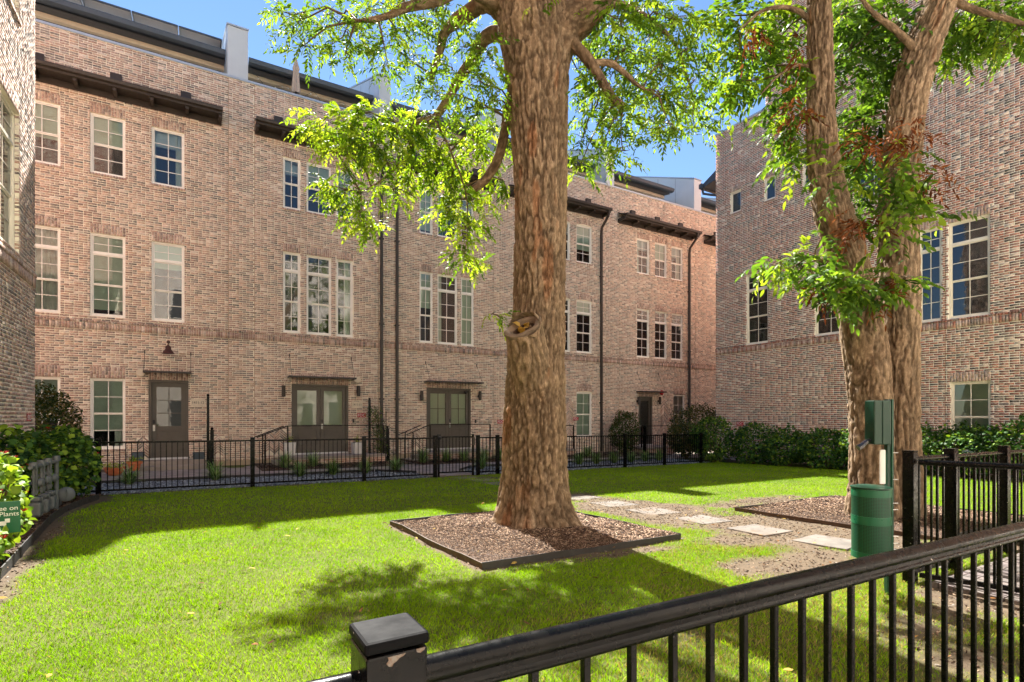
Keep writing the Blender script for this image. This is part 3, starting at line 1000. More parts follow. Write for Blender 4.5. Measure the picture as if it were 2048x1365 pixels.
    MB().lbox(W, s0, s1, -0.45, sn(0.12), -0.2, -0.001 if False else 0.012).build('concrete_plinth', M['concrete_tan'], t) if key in 'ABC' else None
    return t

TH = {}
for key, s0, s1 in UNITS:
    TH[key] = facade_unit(key, s0, s1)
A, Bu, Cu, Du, Eu = (TH[k] for k in 'ABCDE')
W = WM
# door canopies, lamps, plaques, signs
door_canopy(A, W, fx(288), fx(383), 2.93, 0.5, 0.62, 0.02)
door_canopy(Bu, W, fx(575), fx(711) - 0.1, 2.93, 0.55, 0.75)
door_canopy(Cu, W, fx(848), fx(960) - 0.1, 2.93, 0.55, 0.75)
door_canopy(Eu, W, fx(1272), fx(1326) - 0.3, 2.80, 0.55, 0.95)
b = MB()
lx, lz = fx(337), 3.55
b.tube([W(lx, lz + 0.34, 0.0), W(lx, lz + 0.36, 0.12), W(lx, lz + 0.30, 0.2), W(lx, lz + 0.2, 0.21)], 0.014, 8)
b.lathe(W(lx, lz, 0.21), [(0.172, -0.045), (0.165, -0.035), (0.085, 0.09), (0.075, 0.10), (0.078, 0.17), (0.03, 0.215), (0.02, 0.22)], 24)
b.lathe(W(lx, lz + 0.34, 0.002), [(0.05, 0), (0.05, 0.015), (0.02, 0.02)], 14, axis=(0, -1, 0))
b.build('barn_lamp', M['rust'], A, smooth=True)['label'] = 'rust-brown bell-shaped barn lamp'
for px in (566, 715): wall_sconce(Bu, W, fx(px), fz(px, 783))
for px in (841, 957): wall_sconce(Cu, W, fx(px), fz(px, 792))
for px in (1274, 1316): wall_sconce(Eu, W, fx(px), fz(px, 802))
plaque(A, W, fx(396), fz(396, 806), '1411-12')
plaque(Bu, W, fx(714), fz(714, 810), '1411-11')
plaque(Cu, W, fx(957), fz(957, 813), '1411-10')
fdc_sign(Bu, W, fx(723), fz(723, 831))
fdc_sign(Cu, W, fx(1001), fz(1001, 844))
fdc_sign(Du, W, fx(1151.5), fz(1151.5, 838))
fdc_sign(Eu, W, fx(1342), fz(1342, 840))
alarm_bell(A, W, fx(282), fz(282, 746), 'cream')
alarm_bell(Bu, W, fx(715), fz(715, 760), 'cream')
alarm_bell(Cu, W, fx(967), fz(967, 768), 'cream')
MB().lathe(W(fx(1323), fz(1323, 786), 0.004), [(0.13, 0), (0.13, 0.03), (0.1, 0.06), (0.02, 0.07)], 20, axis=(0, -1, 0)).build('alarm_bell', M['red'], Eu, smooth=True)
for own, px, py in ((Bu, 706.5, 842), (Cu, 951, 843)):
    MB().lbox(W, fx(px) - 0.03, fx(px) + 0.03, fz(px, py) - 0.07, fz(px, py) + 0.07, 0.002, 0.025).build('doorbell', M['plastic_k'], own, bevel=0.004)
cx_, cz_ = fx(931), fz(931, 785)
MB().lbox(W, cx_ - 0.06, cx_ + 0.06, cz_ - 0.05, cz_ + 0.05, -0.015, 0.06).tube([W(cx_, cz_, 0.05), W(cx_ - 0.06, cz_ - 0.04, 0.14)], 0.04, 10).build('security_camera', M['plastic_k'], Cu)
# terrace things: floodlight, string lights, soffit lamp
fl = thing('floodlight', (fx(403, 21.6), 21.6, 13.2), 'black twin-head floodlight under the left terrace roof', 'lamp')
x = fx(403, 21.6)
MB().box(x - 0.09, x + 0.09, 21.55, 21.65, 13.28, 13.52).build('bracket', M['plastic_k'], fl)
for s in (-1, 1): MB().tube([(x + s * 0.1, 21.6, 13.34), (x + s * 0.2, 21.42, 13.26)], [0.06, 0.1], 12).build('lamp_head', M['plastic_k'], fl, smooth=True)
sl = thing('string_lights', (3.5, 20.9, 13.6), 'string of small round bulbs under the terrace roof by the umbrella', 'string lights')
pts = []
for i in range(41):
    q = i / 40
    pts.append((1.9 + q * 3.95, 20.95 + 0.5 * (0.5 - 0.5 * math.cos(q * 25)), 13.70 - 0.10 * abs(math.sin(q * 19))))
MB().tube(pts, 0.006, 5).build('wire', M['plastic_k'], sl)
for i in range(1, 40, 2):
    MB().ball((pts[i][0], pts[i][1], pts[i][2] - 0.045), 0.03, 8).build('bulb', M['bulb'], sl, smooth=True)
lk = NT('lit_downlight')
M['lit'] = lk.done(lk.n('Emission', i_Color=(1.0, 0.72, 0.42, 1), i_Strength=9.0).outputs[0])
dl = thing('downlight', (fx(1271, 21.9), 21.9, 13.70), 'small lit downlight in the far terrace soffit', 'lamp')
MB().lathe((fx(1271, 21.9), 21.9, 13.69), [(0.11, 0), (0.115, 0.03), (0.11, 0.05)], 16).build('trim_ring', M['cream'], dl)
MB().lathe((fx(1271, 21.9), 21.9, 13.665), [(0.06, 0), (0.08, 0.012), (0.08, 0.02)], 16).build('lens', M['lit'], dl)
# solar panels on the left terrace roof, seen from below
for i in range(4):
    x0, x1 = -4.2 + i * 1.27, -4.2 + i * 1.27 + 1.22
    sp = thing('solar_panel', (0.5 * (x0 + x1), 21.2, 14.1), ['leftmost solar panel seen from below above the left terrace roof', 'second solar panel from the left above the left terrace roof',
               'third solar panel from the left above the left terrace roof', 'solar panel nearest the first grey party wall fin'][i], 'solar panel', 'solar panels')
    y0, y1, z0, z1 = 20.75, 21.9, 14.42, 14.56
    mb = MB()
    mb.hexa([(x0, y0, z0), (x1, y0, z0), (x1, y1, z1), (x0, y1, z1)], [(x0, y0, z0 + 0.01), (x1, y0, z0 + 0.01), (x1, y1, z1 + 0.01), (x0, y1, z1 + 0.01)])
    mb.build('backsheet', M['solar_back'], sp)
    mb = MB()
    for p, q in (((x0, y0, z0), (x1, y0, z0)), ((x1, y0, z0), (x1, y1, z1)), ((x1, y1, z1), (x0, y1, z1)), ((x0, y1, z1), (x0, y0, z0))): mb.bar(p, q, 0.035, 0.05)
    mb.build('panel_frame', M['roofmetal'], sp)
    for xx in (x0 + 0.25, x1 - 0.25):
        MB().bar((xx, 21.6, 14.5), (xx, 21.6, 13.9), 0.04).build('mounting_leg', M['roofmetal'], sp)
# closed parasol on the terrace
ux = fx(592, 20.25)
um = thing('closed_parasol', (ux, 20.25, 10.36), 'closed beige parasol standing on the roof terrace', 'parasol')
zt = fz(592, 120, 20.25)
MB().tube([(ux, 20.25, 10.36), (ux, 20.25, zt + 0.03)], 0.025, 10).build('pole', M['bronze'], um, smooth=True)
MB().lathe((ux, 20.25, 10.36), [(0.3, 0), (0.3, 0.06), (0.05, 0.1)], 20).build('base', M['concrete'], um)
seg = 28
V, F = [], []
prof = [(0.03, 0.0), (0.055, -0.12), (0.10, -0.3), (0.075, -0.42), (0.10, -0.7), (0.125, -1.05), (0.13, -1.2)]
for (r0, dz) in prof:
    for k in range(seg):
        a = 2 * math.pi * k / seg
        rr = r0 * (1 + 0.22 * math.cos(a * 7) + 0.08 * math.cos(a * 3 + dz * 3))
        V.append((ux + rr * math.cos(a), 20.25 + rr * math.sin(a), zt + dz))
for i in range(len(prof) - 1):
    for k in range(seg): F.append((i * seg + k, i * seg + (k + 1) % seg, (i + 1) * seg + (k + 1) % seg, (i + 1) * seg + k))
MB().add(V, F).build('canopy', M['canvas'], um, smooth=True)
MB().ball((ux, 20.25, zt + 0.03), 0.035).build('finial', M['bronze'], um)

# ------------------------------------------------------------------ right-hand building (wall x = RX, facing the lawn)
rb = thing('right_building', (RX, 5.0, -0.1), 'red brick building with pale mortar behind the forked tree', 'building')
W = WR
def rs(px):
    dx, dy = ray(px)
    return -(RX / dx) * dy
def rz(px, py):
    dx, dy = ray(px)
    return CAMZ + (HY - py) * (RX / dx) / FPX
rw = []
t2 = (sn(4.42), sn(7.16))
for a, b in ((1460, 1482), (1528, 1551), (1605, 1633)): rw.append((rs(a), rs(b), sn(9.83), sn(10.68), 0.0, 0, 0))
rw.append((rs(1712), rs(1780), sn(8.6), sn(10.5), 0.0, 0.3, 2))
for a, b in ((1492, 1536), (1629, 1690), (1836, 1883), (1896, 1980)): rw.append((rs(a), rs(b)) + t2 + (0.56, 0, 2))
rw.append((rs(1900), rs(1981), sn(0.52), sn(2.55), 0.0, 0.98, 2))
rops = [(a, b, c, d, 4, d > 8) for (a, b, c, d, tr, bl, rows) in rw]
S_END, S_NEAR = rs(1431.5), 1.0
top_lo = sn(13.35)
brick_wall(rb, W, S_END, -2.6, sn(17.2), rops, voids=[(S_END - 1, rs(1531), top_lo, 99)], joints=[rs(1890)], pals=(PAL_R, PAL_S), mats=('brick_right', 'mortar_right'), n_ind=300, extra=band(S_END, -2.6), seed=77)
for (a, b, c, d, tr, bl, rows) in rw: window(rb, W, a, b, c, d, tr, 2 if rows else 1, 'frame', bl, None, rows)
MB().lbox(W, S_END - 0.02, rs(1531) - 0.002, top_lo, top_lo + 0.07, -0.32, 0.03).build('parapet_coping', M['flash'], rb)
MB().lbox(W, rs(1531), -2.6, sn(17.2), sn(17.2) + 0.07, -0.32, 0.03).build('parapet_coping', M['flash'], rb)
# end wall (faces the passage), body, stepped wall return
k = NT('distant_brickwork')
bt = k.n('TexBrick', i_Scale=1.0, i_Color1=(*srgb(150, 92, 74), 1), i_Color2=(*srgb(186, 150, 132), 1), i_Mortar=(*MORTAR, 1), i_Mortar_Size=0.006)
bt.inputs['Brick Width'].default_value = 0.2137
bt.inputs['Row Height'].default_value = CH
mp = k.n('Mapping', i_Vector=k.coord('Object'))
sx = k.n('SeparateXYZ', i_0=k.coord('Object'))
cb = k.n('CombineXYZ', i_X=k.n('Math', operation='ADD', i_0=sx.outputs[0], i_1=sx.outputs[1]).outputs[0], i_Y=sx.outputs[2])
k.link(cb.outputs[0], bt.inputs['Vector'])
cc = k.mix(k.ramp(k.noise(5, 5), [(0.45, 0.0), (0.65, 0.6)]), bt.outputs[0], srgb(206, 190, 176))
M['brick_far'] = k.done(k.princ(cc, 0.9, 0, k.bump(bt.outputs[1], 0.5, -0.006), 0.2))
YE = -S_END
mb = MB()
mb.add([(RX + 0.009, YE, -0.4), (RX + 12, YE, -0.4), (RX + 12, YE, top_lo), (RX + 0.009, YE, top_lo)], [(3, 2, 1, 0)])
ys = -rs(1531)
mb.add([(RX + 0.009, ys, top_lo), (RX + 12, ys, top_lo), (RX + 12, ys, 17.2), (RX + 0.009, ys, 17.2)], [(3, 2, 1, 0)])
mb.add([(RX + 0.009, ys, top_lo - 0.01), (RX + 12, ys, top_lo - 0.01), (RX + 12, YE, top_lo - 0.01), (RX + 0.009, YE, top_lo - 0.01)], [(0, 1, 2, 3)])
mb.add([(RX + 0.009, 2.6, -0.4), (RX + 0.009, -7.0, -0.4), (RX + 0.009, -7.0, 17.2), (RX + 0.009, 2.6, 17.2)], [(0, 1, 2, 3)])
mb.add([(RX, -7.0, 17.19), (RX + 12, -7.0, 17.19), (RX + 12, ys, 17.19), (RX, ys, 17.19)], [(0, 1, 2, 3)])
mb.add([(RX + 12, YE, -0.4), (RX + 12, -7, -0.4), (RX + 12, -7, 17.2), (RX + 12, YE, 17.2)], [(0, 1, 2, 3)])
mb.build('side_walls', M['brick_far'], rb)
MB().hexa([(RX + 0.05, YE + 0.02, 11.55), (RX + 3, YE + 0.02, 11.55), (RX + 3, YE + 0.7, 11.45), (RX + 0.05, YE + 0.7, 11.45)],
          [(RX + 0.05, YE + 0.02, 11.95), (RX + 3, YE + 0.02, 11.95), (RX + 3, YE + 0.7, 11.6), (RX + 0.05, YE + 0.7, 11.6)]).build('eave_roof', M['roofmetal'], rb)
MB().box(RX - 0.02, RX + 3, YE + 0.7, YE + 0.86, 11.42, 11.62).tube([(RX + 0.1, YE + 0.78, 11.42), (RX + 0.1, YE + 0.72, 11.2), (RX + 0.1, YE + 0.3, 11.0), (RX + 0.1, YE + 0.06, 10.9)], 0.05, 8).build('gutter', M['roofmetal'], rb)
fdc_sign(rb, WR, rs(1480), rz(1480, 848))

# ------------------------------------------------------------------ left-hand building (wall x = LX, facing the lawn)
lb_ = thing('left_building', (LX, 12.0, -0.1), 'brick building at the left edge, raked by sunlight above its shadow line', 'building')
W = WL
def ls(px):
    dx, dy = ray(px)
    return (LX / dx) * dy
YC = 14.0
lops = [(11.75, 12.88, sn(4.52), sn(7.05), 4, False), (11.75, 12.88, sn(8.71), sn(10.5), 4, True)]
brick_wall(lb_, W, 10.6, YC, sn(13.6), lops, pals=(PAL, PAL_S), n_ind=300, extra=band(10.6, YC), seed=55)
for (a, b, c, d, _, _) in lops: window(lb_, W, a, b, c, d, 0.5 if c < 6 else 0, 2, 'frame', 0.0, ((0.0, 1.0),), back=-0.1)
mb = MB()
mb.add([(LX - 0.009, -7, -0.4), (LX - 0.009, 10.6, -0.4), (LX - 0.009, 10.6, 13.6), (LX - 0.009, -7, 13.6)], [(0, 1, 2, 3)])
mb.add([(LX - 0.009, YC, -0.4), (LX - 9, YC, -0.4), (LX - 9, YC, 13.6), (LX - 0.009, YC, 13.6)], [(0, 1, 2, 3)])
mb.add([(LX - 9, -7, 13.6), (LX, -7, 13.6), (LX, YC, 13.6), (LX - 9, YC, 13.6)], [(0, 1, 2, 3)])
mb.add([(LX - 9, -7, -0.4), (LX - 9, YC, -0.4), (LX - 9, YC, 13.6), (LX - 9, -7, 13.6)], [(3, 2, 1, 0)])
mb.build('side_walls', M['brick_far'], lb_)
sg = MB().lbox(WL, 13.36, 13.66, 1.50, 1.64, 0.004, 0.01).build('fire_connection_sign', M['red'], lb_)
text_mesh('FDC', 0.135, WL, 13.51, 1.566, 0.0105, 'white', sg)
MB().lbox(W, 10.6, YC + 0.02, sn(13.6), sn(13.6) + 0.07, -0.3, 0.03).build('parapet_coping', M['flash'], lb_)

# ------------------------------------------------------------------ townhouses across the courtyard, behind the camera (out of frame; height and pale brick shaped to bounce sunlight, mirrored in the windows)
ob = thing('opposite_building', (8, -7.5, -0.1), 'brick building across the courtyard, paled to bounce sunlight and mirrored in the windows', 'building')
mb = MB()
mb.box(LX - 9, RX + 12, -14, -7.5, -0.4, 14.5)
k = NT('pale_bounce_brick')  # pale colours chosen to bounce sun onto the shaded facade
bt = k.n('TexBrick', i_Scale=1.0, i_Color1=(*srgb(216, 198, 182), 1), i_Color2=(*srgb(240, 230, 216), 1), i_Mortar=(*srgb(244, 238, 228), 1), i_Mortar_Size=0.008)
bt.inputs['Brick Width'].default_value = 0.2137
bt.inputs['Row Height'].default_value = CH
sx = k.n('SeparateXYZ', i_0=k.coord('Object'))
cb = k.n('CombineXYZ', i_X=sx.outputs[0], i_Y=sx.outputs[2])
k.link(cb.outputs[0], bt.inputs['Vector'])
M['bounce_brick'] = k.done(k.princ(bt.outputs[0], 0.9, 0, None, 0.2))
mb.build('brick_wall', M['bounce_brick'], ob)
for i in range(9):
    for z in (0.6, 4.6, 8.7):
        x0 = -1.5 + i * 2.3
        MB().box(x0, x0 + 1.0, -7.5, -7.46, z, z + 2.2).build('window_frame', M['frame_w'], ob)
        MB().box(x0 + 0.06, x0 + 0.94, -7.46, -7.455, z + 0.06, z + 2.14).build('window_glass', M['soffit'], ob)
# ================================================================== leaves and shrubs
def unit(v): return v / np.maximum(np.linalg.norm(v, axis=-1, keepdims=True), 1e-9)
def leaf_arrays(Pb, D, U, L, Wd, fold=0.18, droop=0.12, shape=0.45):
    """leaf blades: base, two shoulders each side, tip; returns vertices (n*6) and triangles"""
    n = len(Pb)
    D = unit(D)
    S = unit(np.cross(D, U))
    N = np.cross(S, D)
    L = L.reshape(-1, 1); Wd = Wd.reshape(-1, 1)
    V = np.zeros((n, 6, 3))
    V[:, 0] = Pb
    V[:, 1] = Pb + D * L * shape * 0.75 - S * Wd * 0.5 + N * Wd * fold
    V[:, 2] = Pb + D * L * (shape + 0.28) - S * Wd * 0.36 + N * (Wd * fold - L * droop * 0.4)
    V[:, 3] = Pb + D * L - N * L * droop
    V[:, 4] = Pb + D * L * (shape + 0.28) + S * Wd * 0.36 + N * (Wd * fold - L * droop * 0.4)
    V[:, 5] = Pb + D * L * shape * 0.75 + S * Wd * 0.5 + N * Wd * fold
    F = np.array([(0, 5, 1), (1, 5, 2), (2, 5, 4), (2, 4, 3)])
    F = (F[None] + (np.arange(n) * 6)[:, None, None]).reshape(-1, 3)
    return V.reshape(-1, 3), F
def leaf_mat(name, trans=0.42, rough=0.45, spec=0.35, tcol=(1.42, 1.28, 0.45)):
    k = NT(name)
    a = k.n('Attribute', attribute_name='col').outputs['Color']
    tc = k.mix(1.0, a, tcol, 'MULTIPLY')
    d = k.princ(a, rough, 0, None, spec)
    t = k.n('BsdfTranslucent', i_Color=tc).outputs[0]
    return k.done(k.n('MixShader', i_0=trans, i_1=d, i_2=t).outputs[0])
M['leaf'] = leaf_mat('tree_leaf', 0.46, 0.55, 0.12)
M['leaf_shrub'] = leaf_mat('shrub_leaf', 0.3, 0.55, 0.14)
M['leaf_dead'] = leaf_mat('dead_leaf', 0.25, 0.8, 0.1, (1.2, 1.0, 0.7))
M['grass'] = leaf_mat('lawn_grass', 0.35, 0.6, 0.08, (1.25, 1.25, 0.4))
M['stem'] = simple('shrub_stem', srgb(92, 74, 52), 0.85, var=0.25, scale=12)
def vary(base, n, r, a=0.22, hue=0.12):
    c = np.array(base)[None] * (1 + r.uniform(-a, a, (n, 1)))
    c[:, 0] *= 1 + r.uniform(-hue, hue * 2, n)
    return c
def shrub(name, label, group, base, rx, ry, h, n, L, Wd, cols, seed, flowers=0, lift=0.12, lump=0.35):
    r = np.random.default_rng(seed)
    base = np.array(base, float)
    t = thing(name, base, label, 'shrub', group)
    u = unit(r.normal(size=(n, 3)))
    rad = (1 + lump * (fbm(u * 1.7 + seed, 3, seed) - 0.5) * 2) * (0.5 + 0.5 * r.random(n) ** 0.45)
    pos = base + u * rad[:, None] * np.array((rx, ry, h * 0.5)) + np.array((0, 0, h * 0.5 + lift))
    pos[:, 2] = np.maximum(pos[:, 2], base[2] + 0.04)
    D = unit(u * 0.8 + r.normal(size=(n, 3)) * 0.7 + np.array((0, 0, -0.15)))
    U = unit(np.array((0, 0, 1.0)) + u * 0.7 + r.normal(size=(n, 3)) * 0.45)
    l = L * r.uniform(0.6, 1.25, n)
    V, F = leaf_arrays(pos, D, U, l, l * Wd)
    k = r.choice(len(cols), n)
    c = np.array(cols)[k] * (1 + r.uniform(-.25, .25, (n, 1)))
    o = fast('foliage', V, F, M['leaf_shrub'], t, np.repeat(c, 6, axis=0))
    o['kind'] = 'stuff'
    sb = MB()
    for i in range(7):
        a = r.uniform(0, 6.28)
        e = base + np.array((math.cos(a) * rx * 0.6, math.sin(a) * ry * 0.6, h * r.uniform(0.6, 0.95)))
        m = base + (e - base) * 0.5 + np.array((0, 0, 0.1 * h))
        sb.tube([base + np.array((0.05 * math.cos(a), 0.05 * math.sin(a), -0.03)), m, e], [0.014, 0.01, 0.004], 6)
    sb.build('stems', M['stem'], t, smooth=True)
    for i in range(flowers):
        j = r.integers(n)
        q = base + u[j] * np.array((rx, ry, h * 0.5)) * 1.02 + np.array((0, 0, h * 0.5 + lift))
        if q[2] < base[2] + 0.1: continue
        fb = MB()
        for a in range(5):
            d = Vector((math.cos(a * 1.257), math.sin(a * 1.257), 0.9))
            fb.add([q, Vector(q) + d * 0.02 + Vector((0.008, 0, 0)), Vector(q) + d * 0.042, Vector(q) + d * 0.02 - Vector((0.008, 0, 0))], [(0, 1, 2, 3)])
        fb.build('red_flower', M['red'], t)
    return t

# ================================================================== ground
MB().add([(-400, -400, -0.45), (400, -400, -0.45), (400, 400, -0.45), (-400, 400, -0.45)], [(0, 1, 2, 3)]).build('ground', M['asphalt'])['kind'] = 'structure'
BED1 = (2.33, 5.0, 4.45, 7.2)
BED2 = (7.4, 10.3, 2.75, 5.5)
EDGE = np.array([G(-60, 1235)[:2], G(0, 1165)[:2], G(60, 1093)[:2], G(110, 1037)[:2], G(165, 1010)[:2], G(203, 999)[:2]])
def edge_x(y):
    """x of the curved edging of the left bed at a given y"""
    o = np.argsort(EDGE[:, 1])
    return np.interp(y, EDGE[o, 1], EDGE[o, 0])
def bare(x, y):
    """0 = full turf, 1 = bare earth"""
    x, y = np.asarray(x, float), np.asarray(y, float)
    p = np.stack([x, y, np.zeros_like(x)], -1)
    n = fbm(p * 1.3, 4, 5)
    n2 = fbm(p * 5.0, 3, 9)
    b = np.zeros_like(x)
    def blob(cx, cy, rx, ry, s=1.0):
        nonlocal b
        d = ((x - cx) / rx) ** 2 + ((y - cy) / ry) ** 2
        b = np.maximum(b, s * np.exp(-d ** 1.5))
    blob(6.35, 6.2, 1.0, 2.6, 1.15)
    blob(6.6, 4.0, 1.1, 1.6, 1.1)
    blob(5.6, 3.0, 1.5, 0.55, 0.85)
    blob(4.6, 3.2, 1.1, 0.35, 0.62)
    blob(5.6, 4.1, 0.7, 0.5, 0.8)
    blob(6.0, 1.6, 1.6, 0.6, 1.1)
    blob(4.6, 1.7, 0.9, 0.35, 0.85)
    blob(3.4, 1.2, 1.3, 0.4, 0.66); blob(2.9, 2.3, 0.8, 0.3, 0.5); blob(4.2, 2.5, 0.8, 0.4, 0.6)
    blob(3.8, 4.25, 1.2, 0.16, 0.6)
    blob(8.6, 6.0, 1.6, 0.5, 0.8)
    blob(8.8, 2.2, 2.0, 0.6, 0.9)
    blob(6.3, 12.6, 0.8, 0.7, 0.6)
    e = x - edge_x(y)
    b = np.maximum(b, np.where(e < 1.0, np.exp(-(np.maximum(e, 0) / 0.22) ** 2) * np.where(y < 7.0, 1.1, 0.8), 0))
    b = np.maximum(b, np.exp(-((y - 13.45) / 0.12) ** 2) * 0.8)
    for B in (BED1, BED2):
        dx = np.maximum(np.maximum(B[0] - x, x - B[1]), 0); dy = np.maximum(np.maximum(B[2] - y, y - B[3]), 0)
        b = np.maximum(b, np.exp(-(np.hypot(dx, dy) / 0.10) ** 2) * 0.8)
    return np.clip((b + (n - 0.5) * 1.0 + (n2 - 0.5) * 0.5 - 0.34) * 2.6, 0, 1)
def dry(x, y):
    p = np.stack([x, y, np.zeros_like(x)], -1)
    g = np.exp(-(((x - 3.6) / 2.6) ** 2 + ((y - 1.9) / 1.7) ** 2)) * 0.95 + np.exp(-(((x - 5.6) / 1.6) ** 2 + ((y - 4.0) / 2.5) ** 2)) * 0.6
    return np.clip(g + (fbm(p * 2.1, 3, 21) - 0.5) * 0.9 + 0.05, 0, 1)

gx = np.arange(-3.0, 19.0, 0.1)
gy = np.arange(-7.4, 19.8, 0.1)
XX, YY = np.meshgrid(gx, gy, indexing='ij')
pp = np.stack([XX, YY, np.zeros_like(XX)], -1)
bb_ = bare(XX, YY)
ZZ = zg(XX, YY) + (fbm(pp * 0.8, 3, 3) - 0.5) * 0.03 + (fbm(pp * 6, 3, 4) - 0.5) * 0.022 * (0.4 + bb_)
V = np.stack([XX, YY, ZZ], -1).reshape(-1, 3)
nx_, ny_ = len(gx), len(gy)
idx = np.arange(nx_ * ny_).reshape(nx_, ny_)
F = np.stack([idx[:-1, :-1], idx[1:, :-1], idx[1:, 1:], idx[:-1, 1:]], -1).reshape(-1, 4)
thatch = np.array((0.10, 0.12, 0.025)); earth = np.array(srgb(100, 87, 71))
col = thatch + (earth - thatch) * bb_.reshape(-1, 1)
k = NT('lawn_earth')
a = k.n('Attribute', attribute_name='col').outputs['Color']
c = k.mix(1.0, a, k.ramp(k.noise(14, 6, 0.75), [(0.25, 0.62), (0.75, 1.3)]), 'MULTIPLY')
c = k.mix(k.ramp(k.noise(55, 3, 0.6), [(0.66, 0.0), (0.72, 0.7)]), c, srgb(74, 58, 44))
M['earth'] = k.done(k.princ(c, 0.95, 0, k.bump(k.noise(48, 6, 0.75), 0.9, 0.02), 0.15))
lawn = fast('lawn', V, F, M['earth'], None, col, smooth=True)
lawn['kind'] = 'structure'

def zt(x, y):
    """height of the built lawn surface"""
    p = np.stack([np.asarray(x, float), np.asarray(y, float), np.zeros_like(np.asarray(x, float))], -1)
    return zg(x, y) + (fbm(p * 0.8, 3, 3) - 0.5) * 0.03

# grass blades
r = np.random.default_rng(31)
def make_grass():
    Vs, Fs, Cs, n0 = [], [], [], 0
    for (x0, x1, y0, y1, dens, hgt, wid) in ((-2.4, 6.6, 0.55, 4.2, 7000, 0.029, 0.0034), (-2.4, 7.2, 4.2, 8.4, 3400, 0.029, 0.005), (6.6, 17.2, 0.55, 8.4, 1500, 0.030, 0.0075), (-2.4, 17.2, 8.4, 13.5, 1000, 0.030, 0.0095)):
        n = int((x1 - x0) * (y1 - y0) * dens)
        x = r.uniform(x0, x1, n); y = r.uniform(y0, y1, n)
        f = x * FW[0] + y * FW[1]; s = x * RT[0] + y * RT[1]
        ok = (f > 0.3) & (np.abs(s / np.maximum(f, .1)) < 1.12)
        ok &= x > edge_x(y) + 0.03
        for B in (BED1, BED2): ok &= ~((x > B[0] - 0.02) & (x < B[1] + 0.02) & (y > B[2] - 0.02) & (y < B[3] + 0.02))
        ok &= ~((x > 5.25) & (y < 2.1) & (y > 0.9) & (x < 8.6))
        x, y = x[ok], y[ok]
        b = bare(x, y)
        keep = r.random(len(x)) > b * 1.02
        x, y, b = x[keep], y[keep], b[keep]
        n = len(x)
        p3 = np.stack([x, y, np.zeros(n)], -1)
        clump = fbm(p3 * 3.1, 3, 17)
        h = hgt * r.uniform(0.6, 1.3, n) * (0.75 + 0.5 * clump) * (1 - 0.45 * b)
        a = r.uniform(0, 2 * math.pi, n)
        lean = r.uniform(0.1, 0.95, n) * h
        base = np.stack([x, y, zt(x, y) - 0.004], -1)
        d = np.stack([np.cos(a), np.sin(a), np.zeros(n)], -1)
        sd = np.stack([-np.sin(a), np.cos(a), np.zeros(n)], -1)
        w = (wid * r.uniform(0.7, 1.3, n))[:, None]
        V = np.zeros((n, 4, 3))
        V[:, 0] = base - sd * w / 2
        V[:, 1] = base + sd * w / 2
        V[:, 2] = base + d * (lean * 0.4)[:, None] + np.array((0, 0, 1)) * (h * 0.62)[:, None] + sd * w * 0.38
        V[:, 3] = base + d * lean[:, None] + np.array((0, 0, 1)) * h[:, None]
        F = np.array([(0, 1, 2), (0, 2, 3)])
        F = (F[None] + (np.arange(n) * 4)[:, None, None] + n0).reshape(-1, 3)
        dr = dry(x, y)
        g0 = np.array((0.165, 0.325, 0.005)); g1 = np.array((0.265, 0.43, 0.007)); st = np.array((0.36, 0.29, 0.12))
        m = np.clip(fbm(p3 * 1.4, 3, 40) * 1.6 - 0.3 + r.uniform(-.3, .3, n), 0, 1)[:, None]
        c = g0 * (1 - m) + g1 * m
        isst = (r.random(n) < 0.03 + 0.45 * dr * dr + 0.3 * b)[:, None]
        c = np.where(isst, st * r.uniform(0.5, 1.1, (n, 1)), c) * r.uniform(0.72, 1.25, (n, 1)) * (0.78 + 0.44 * fbm(p3 * 0.55 + 3, 4, 91))[:, None]
        Vs.append(V.reshape(-1, 3)); Fs.append(F); Cs.append(np.repeat(c, 4, axis=0)); n0 += n * 4
    return np.concatenate(Vs), np.concatenate(Fs), np.concatenate(Cs)
V, F, C = make_grass()
gr = fast('grass', V, F, M['grass'], None, C)
tag(gr, 'short bright green turf grass covering the lawn', 'grass', kind='stuff')

# fallen leaves on lawn and earth
n = 800
x = r.uniform(-1.5, 9.5, n); y = r.uniform(0.9, 9.5, n)
keep = (r.random(n) < 0.25 + 0.75 * bare(x, y)) & (x > edge_x(y) + 0.1)
x, y = x[keep], y[keep]; n = len(x)
V, F = leaf_arrays(np.stack([x, y, zt(x, y) + 0.018 + r.uniform(0, 0.014, n)], -1), np.stack([r.normal(size=n), r.normal(size=n), r.normal(size=n) * 0.15], -1), np.stack([r.normal(size=n) * .3, r.normal(size=n) * .3, np.ones(n)], -1), r.uniform(0.035, 0.085, n), r.uniform(0.012, 0.03, n), 0.3, -0.15)
C = np.repeat(np.array([srgb(120, 84, 48), srgb(150, 110, 60), srgb(92, 66, 44), srgb(176, 150, 80)])[r.integers(0, 4, n)], 6, axis=0)
tag(fast('fallen_leaves', V, F, M['leaf_dead'], None, C), 'dry brown leaves scattered over lawn and bare earth', 'leaves', kind='stuff')

# unseen pale paving around the camera, added to bounce sunlight into the shade
MB().hexa([(-2.69, -7.49, -.3), (18.8, -7.49, -.3), (18.8, .35, -.3), (-2.69, .35, -.3)], [(-2.69, -7.49, .40), (18.8, -7.49, .34), (18.8, .35, .13), (-2.69, .35, .31)]).build('bounce_walk', simple('pale_bounce_walk', srgb(196, 188, 176), 0.9, var=0.1))['kind'] = 'structure'

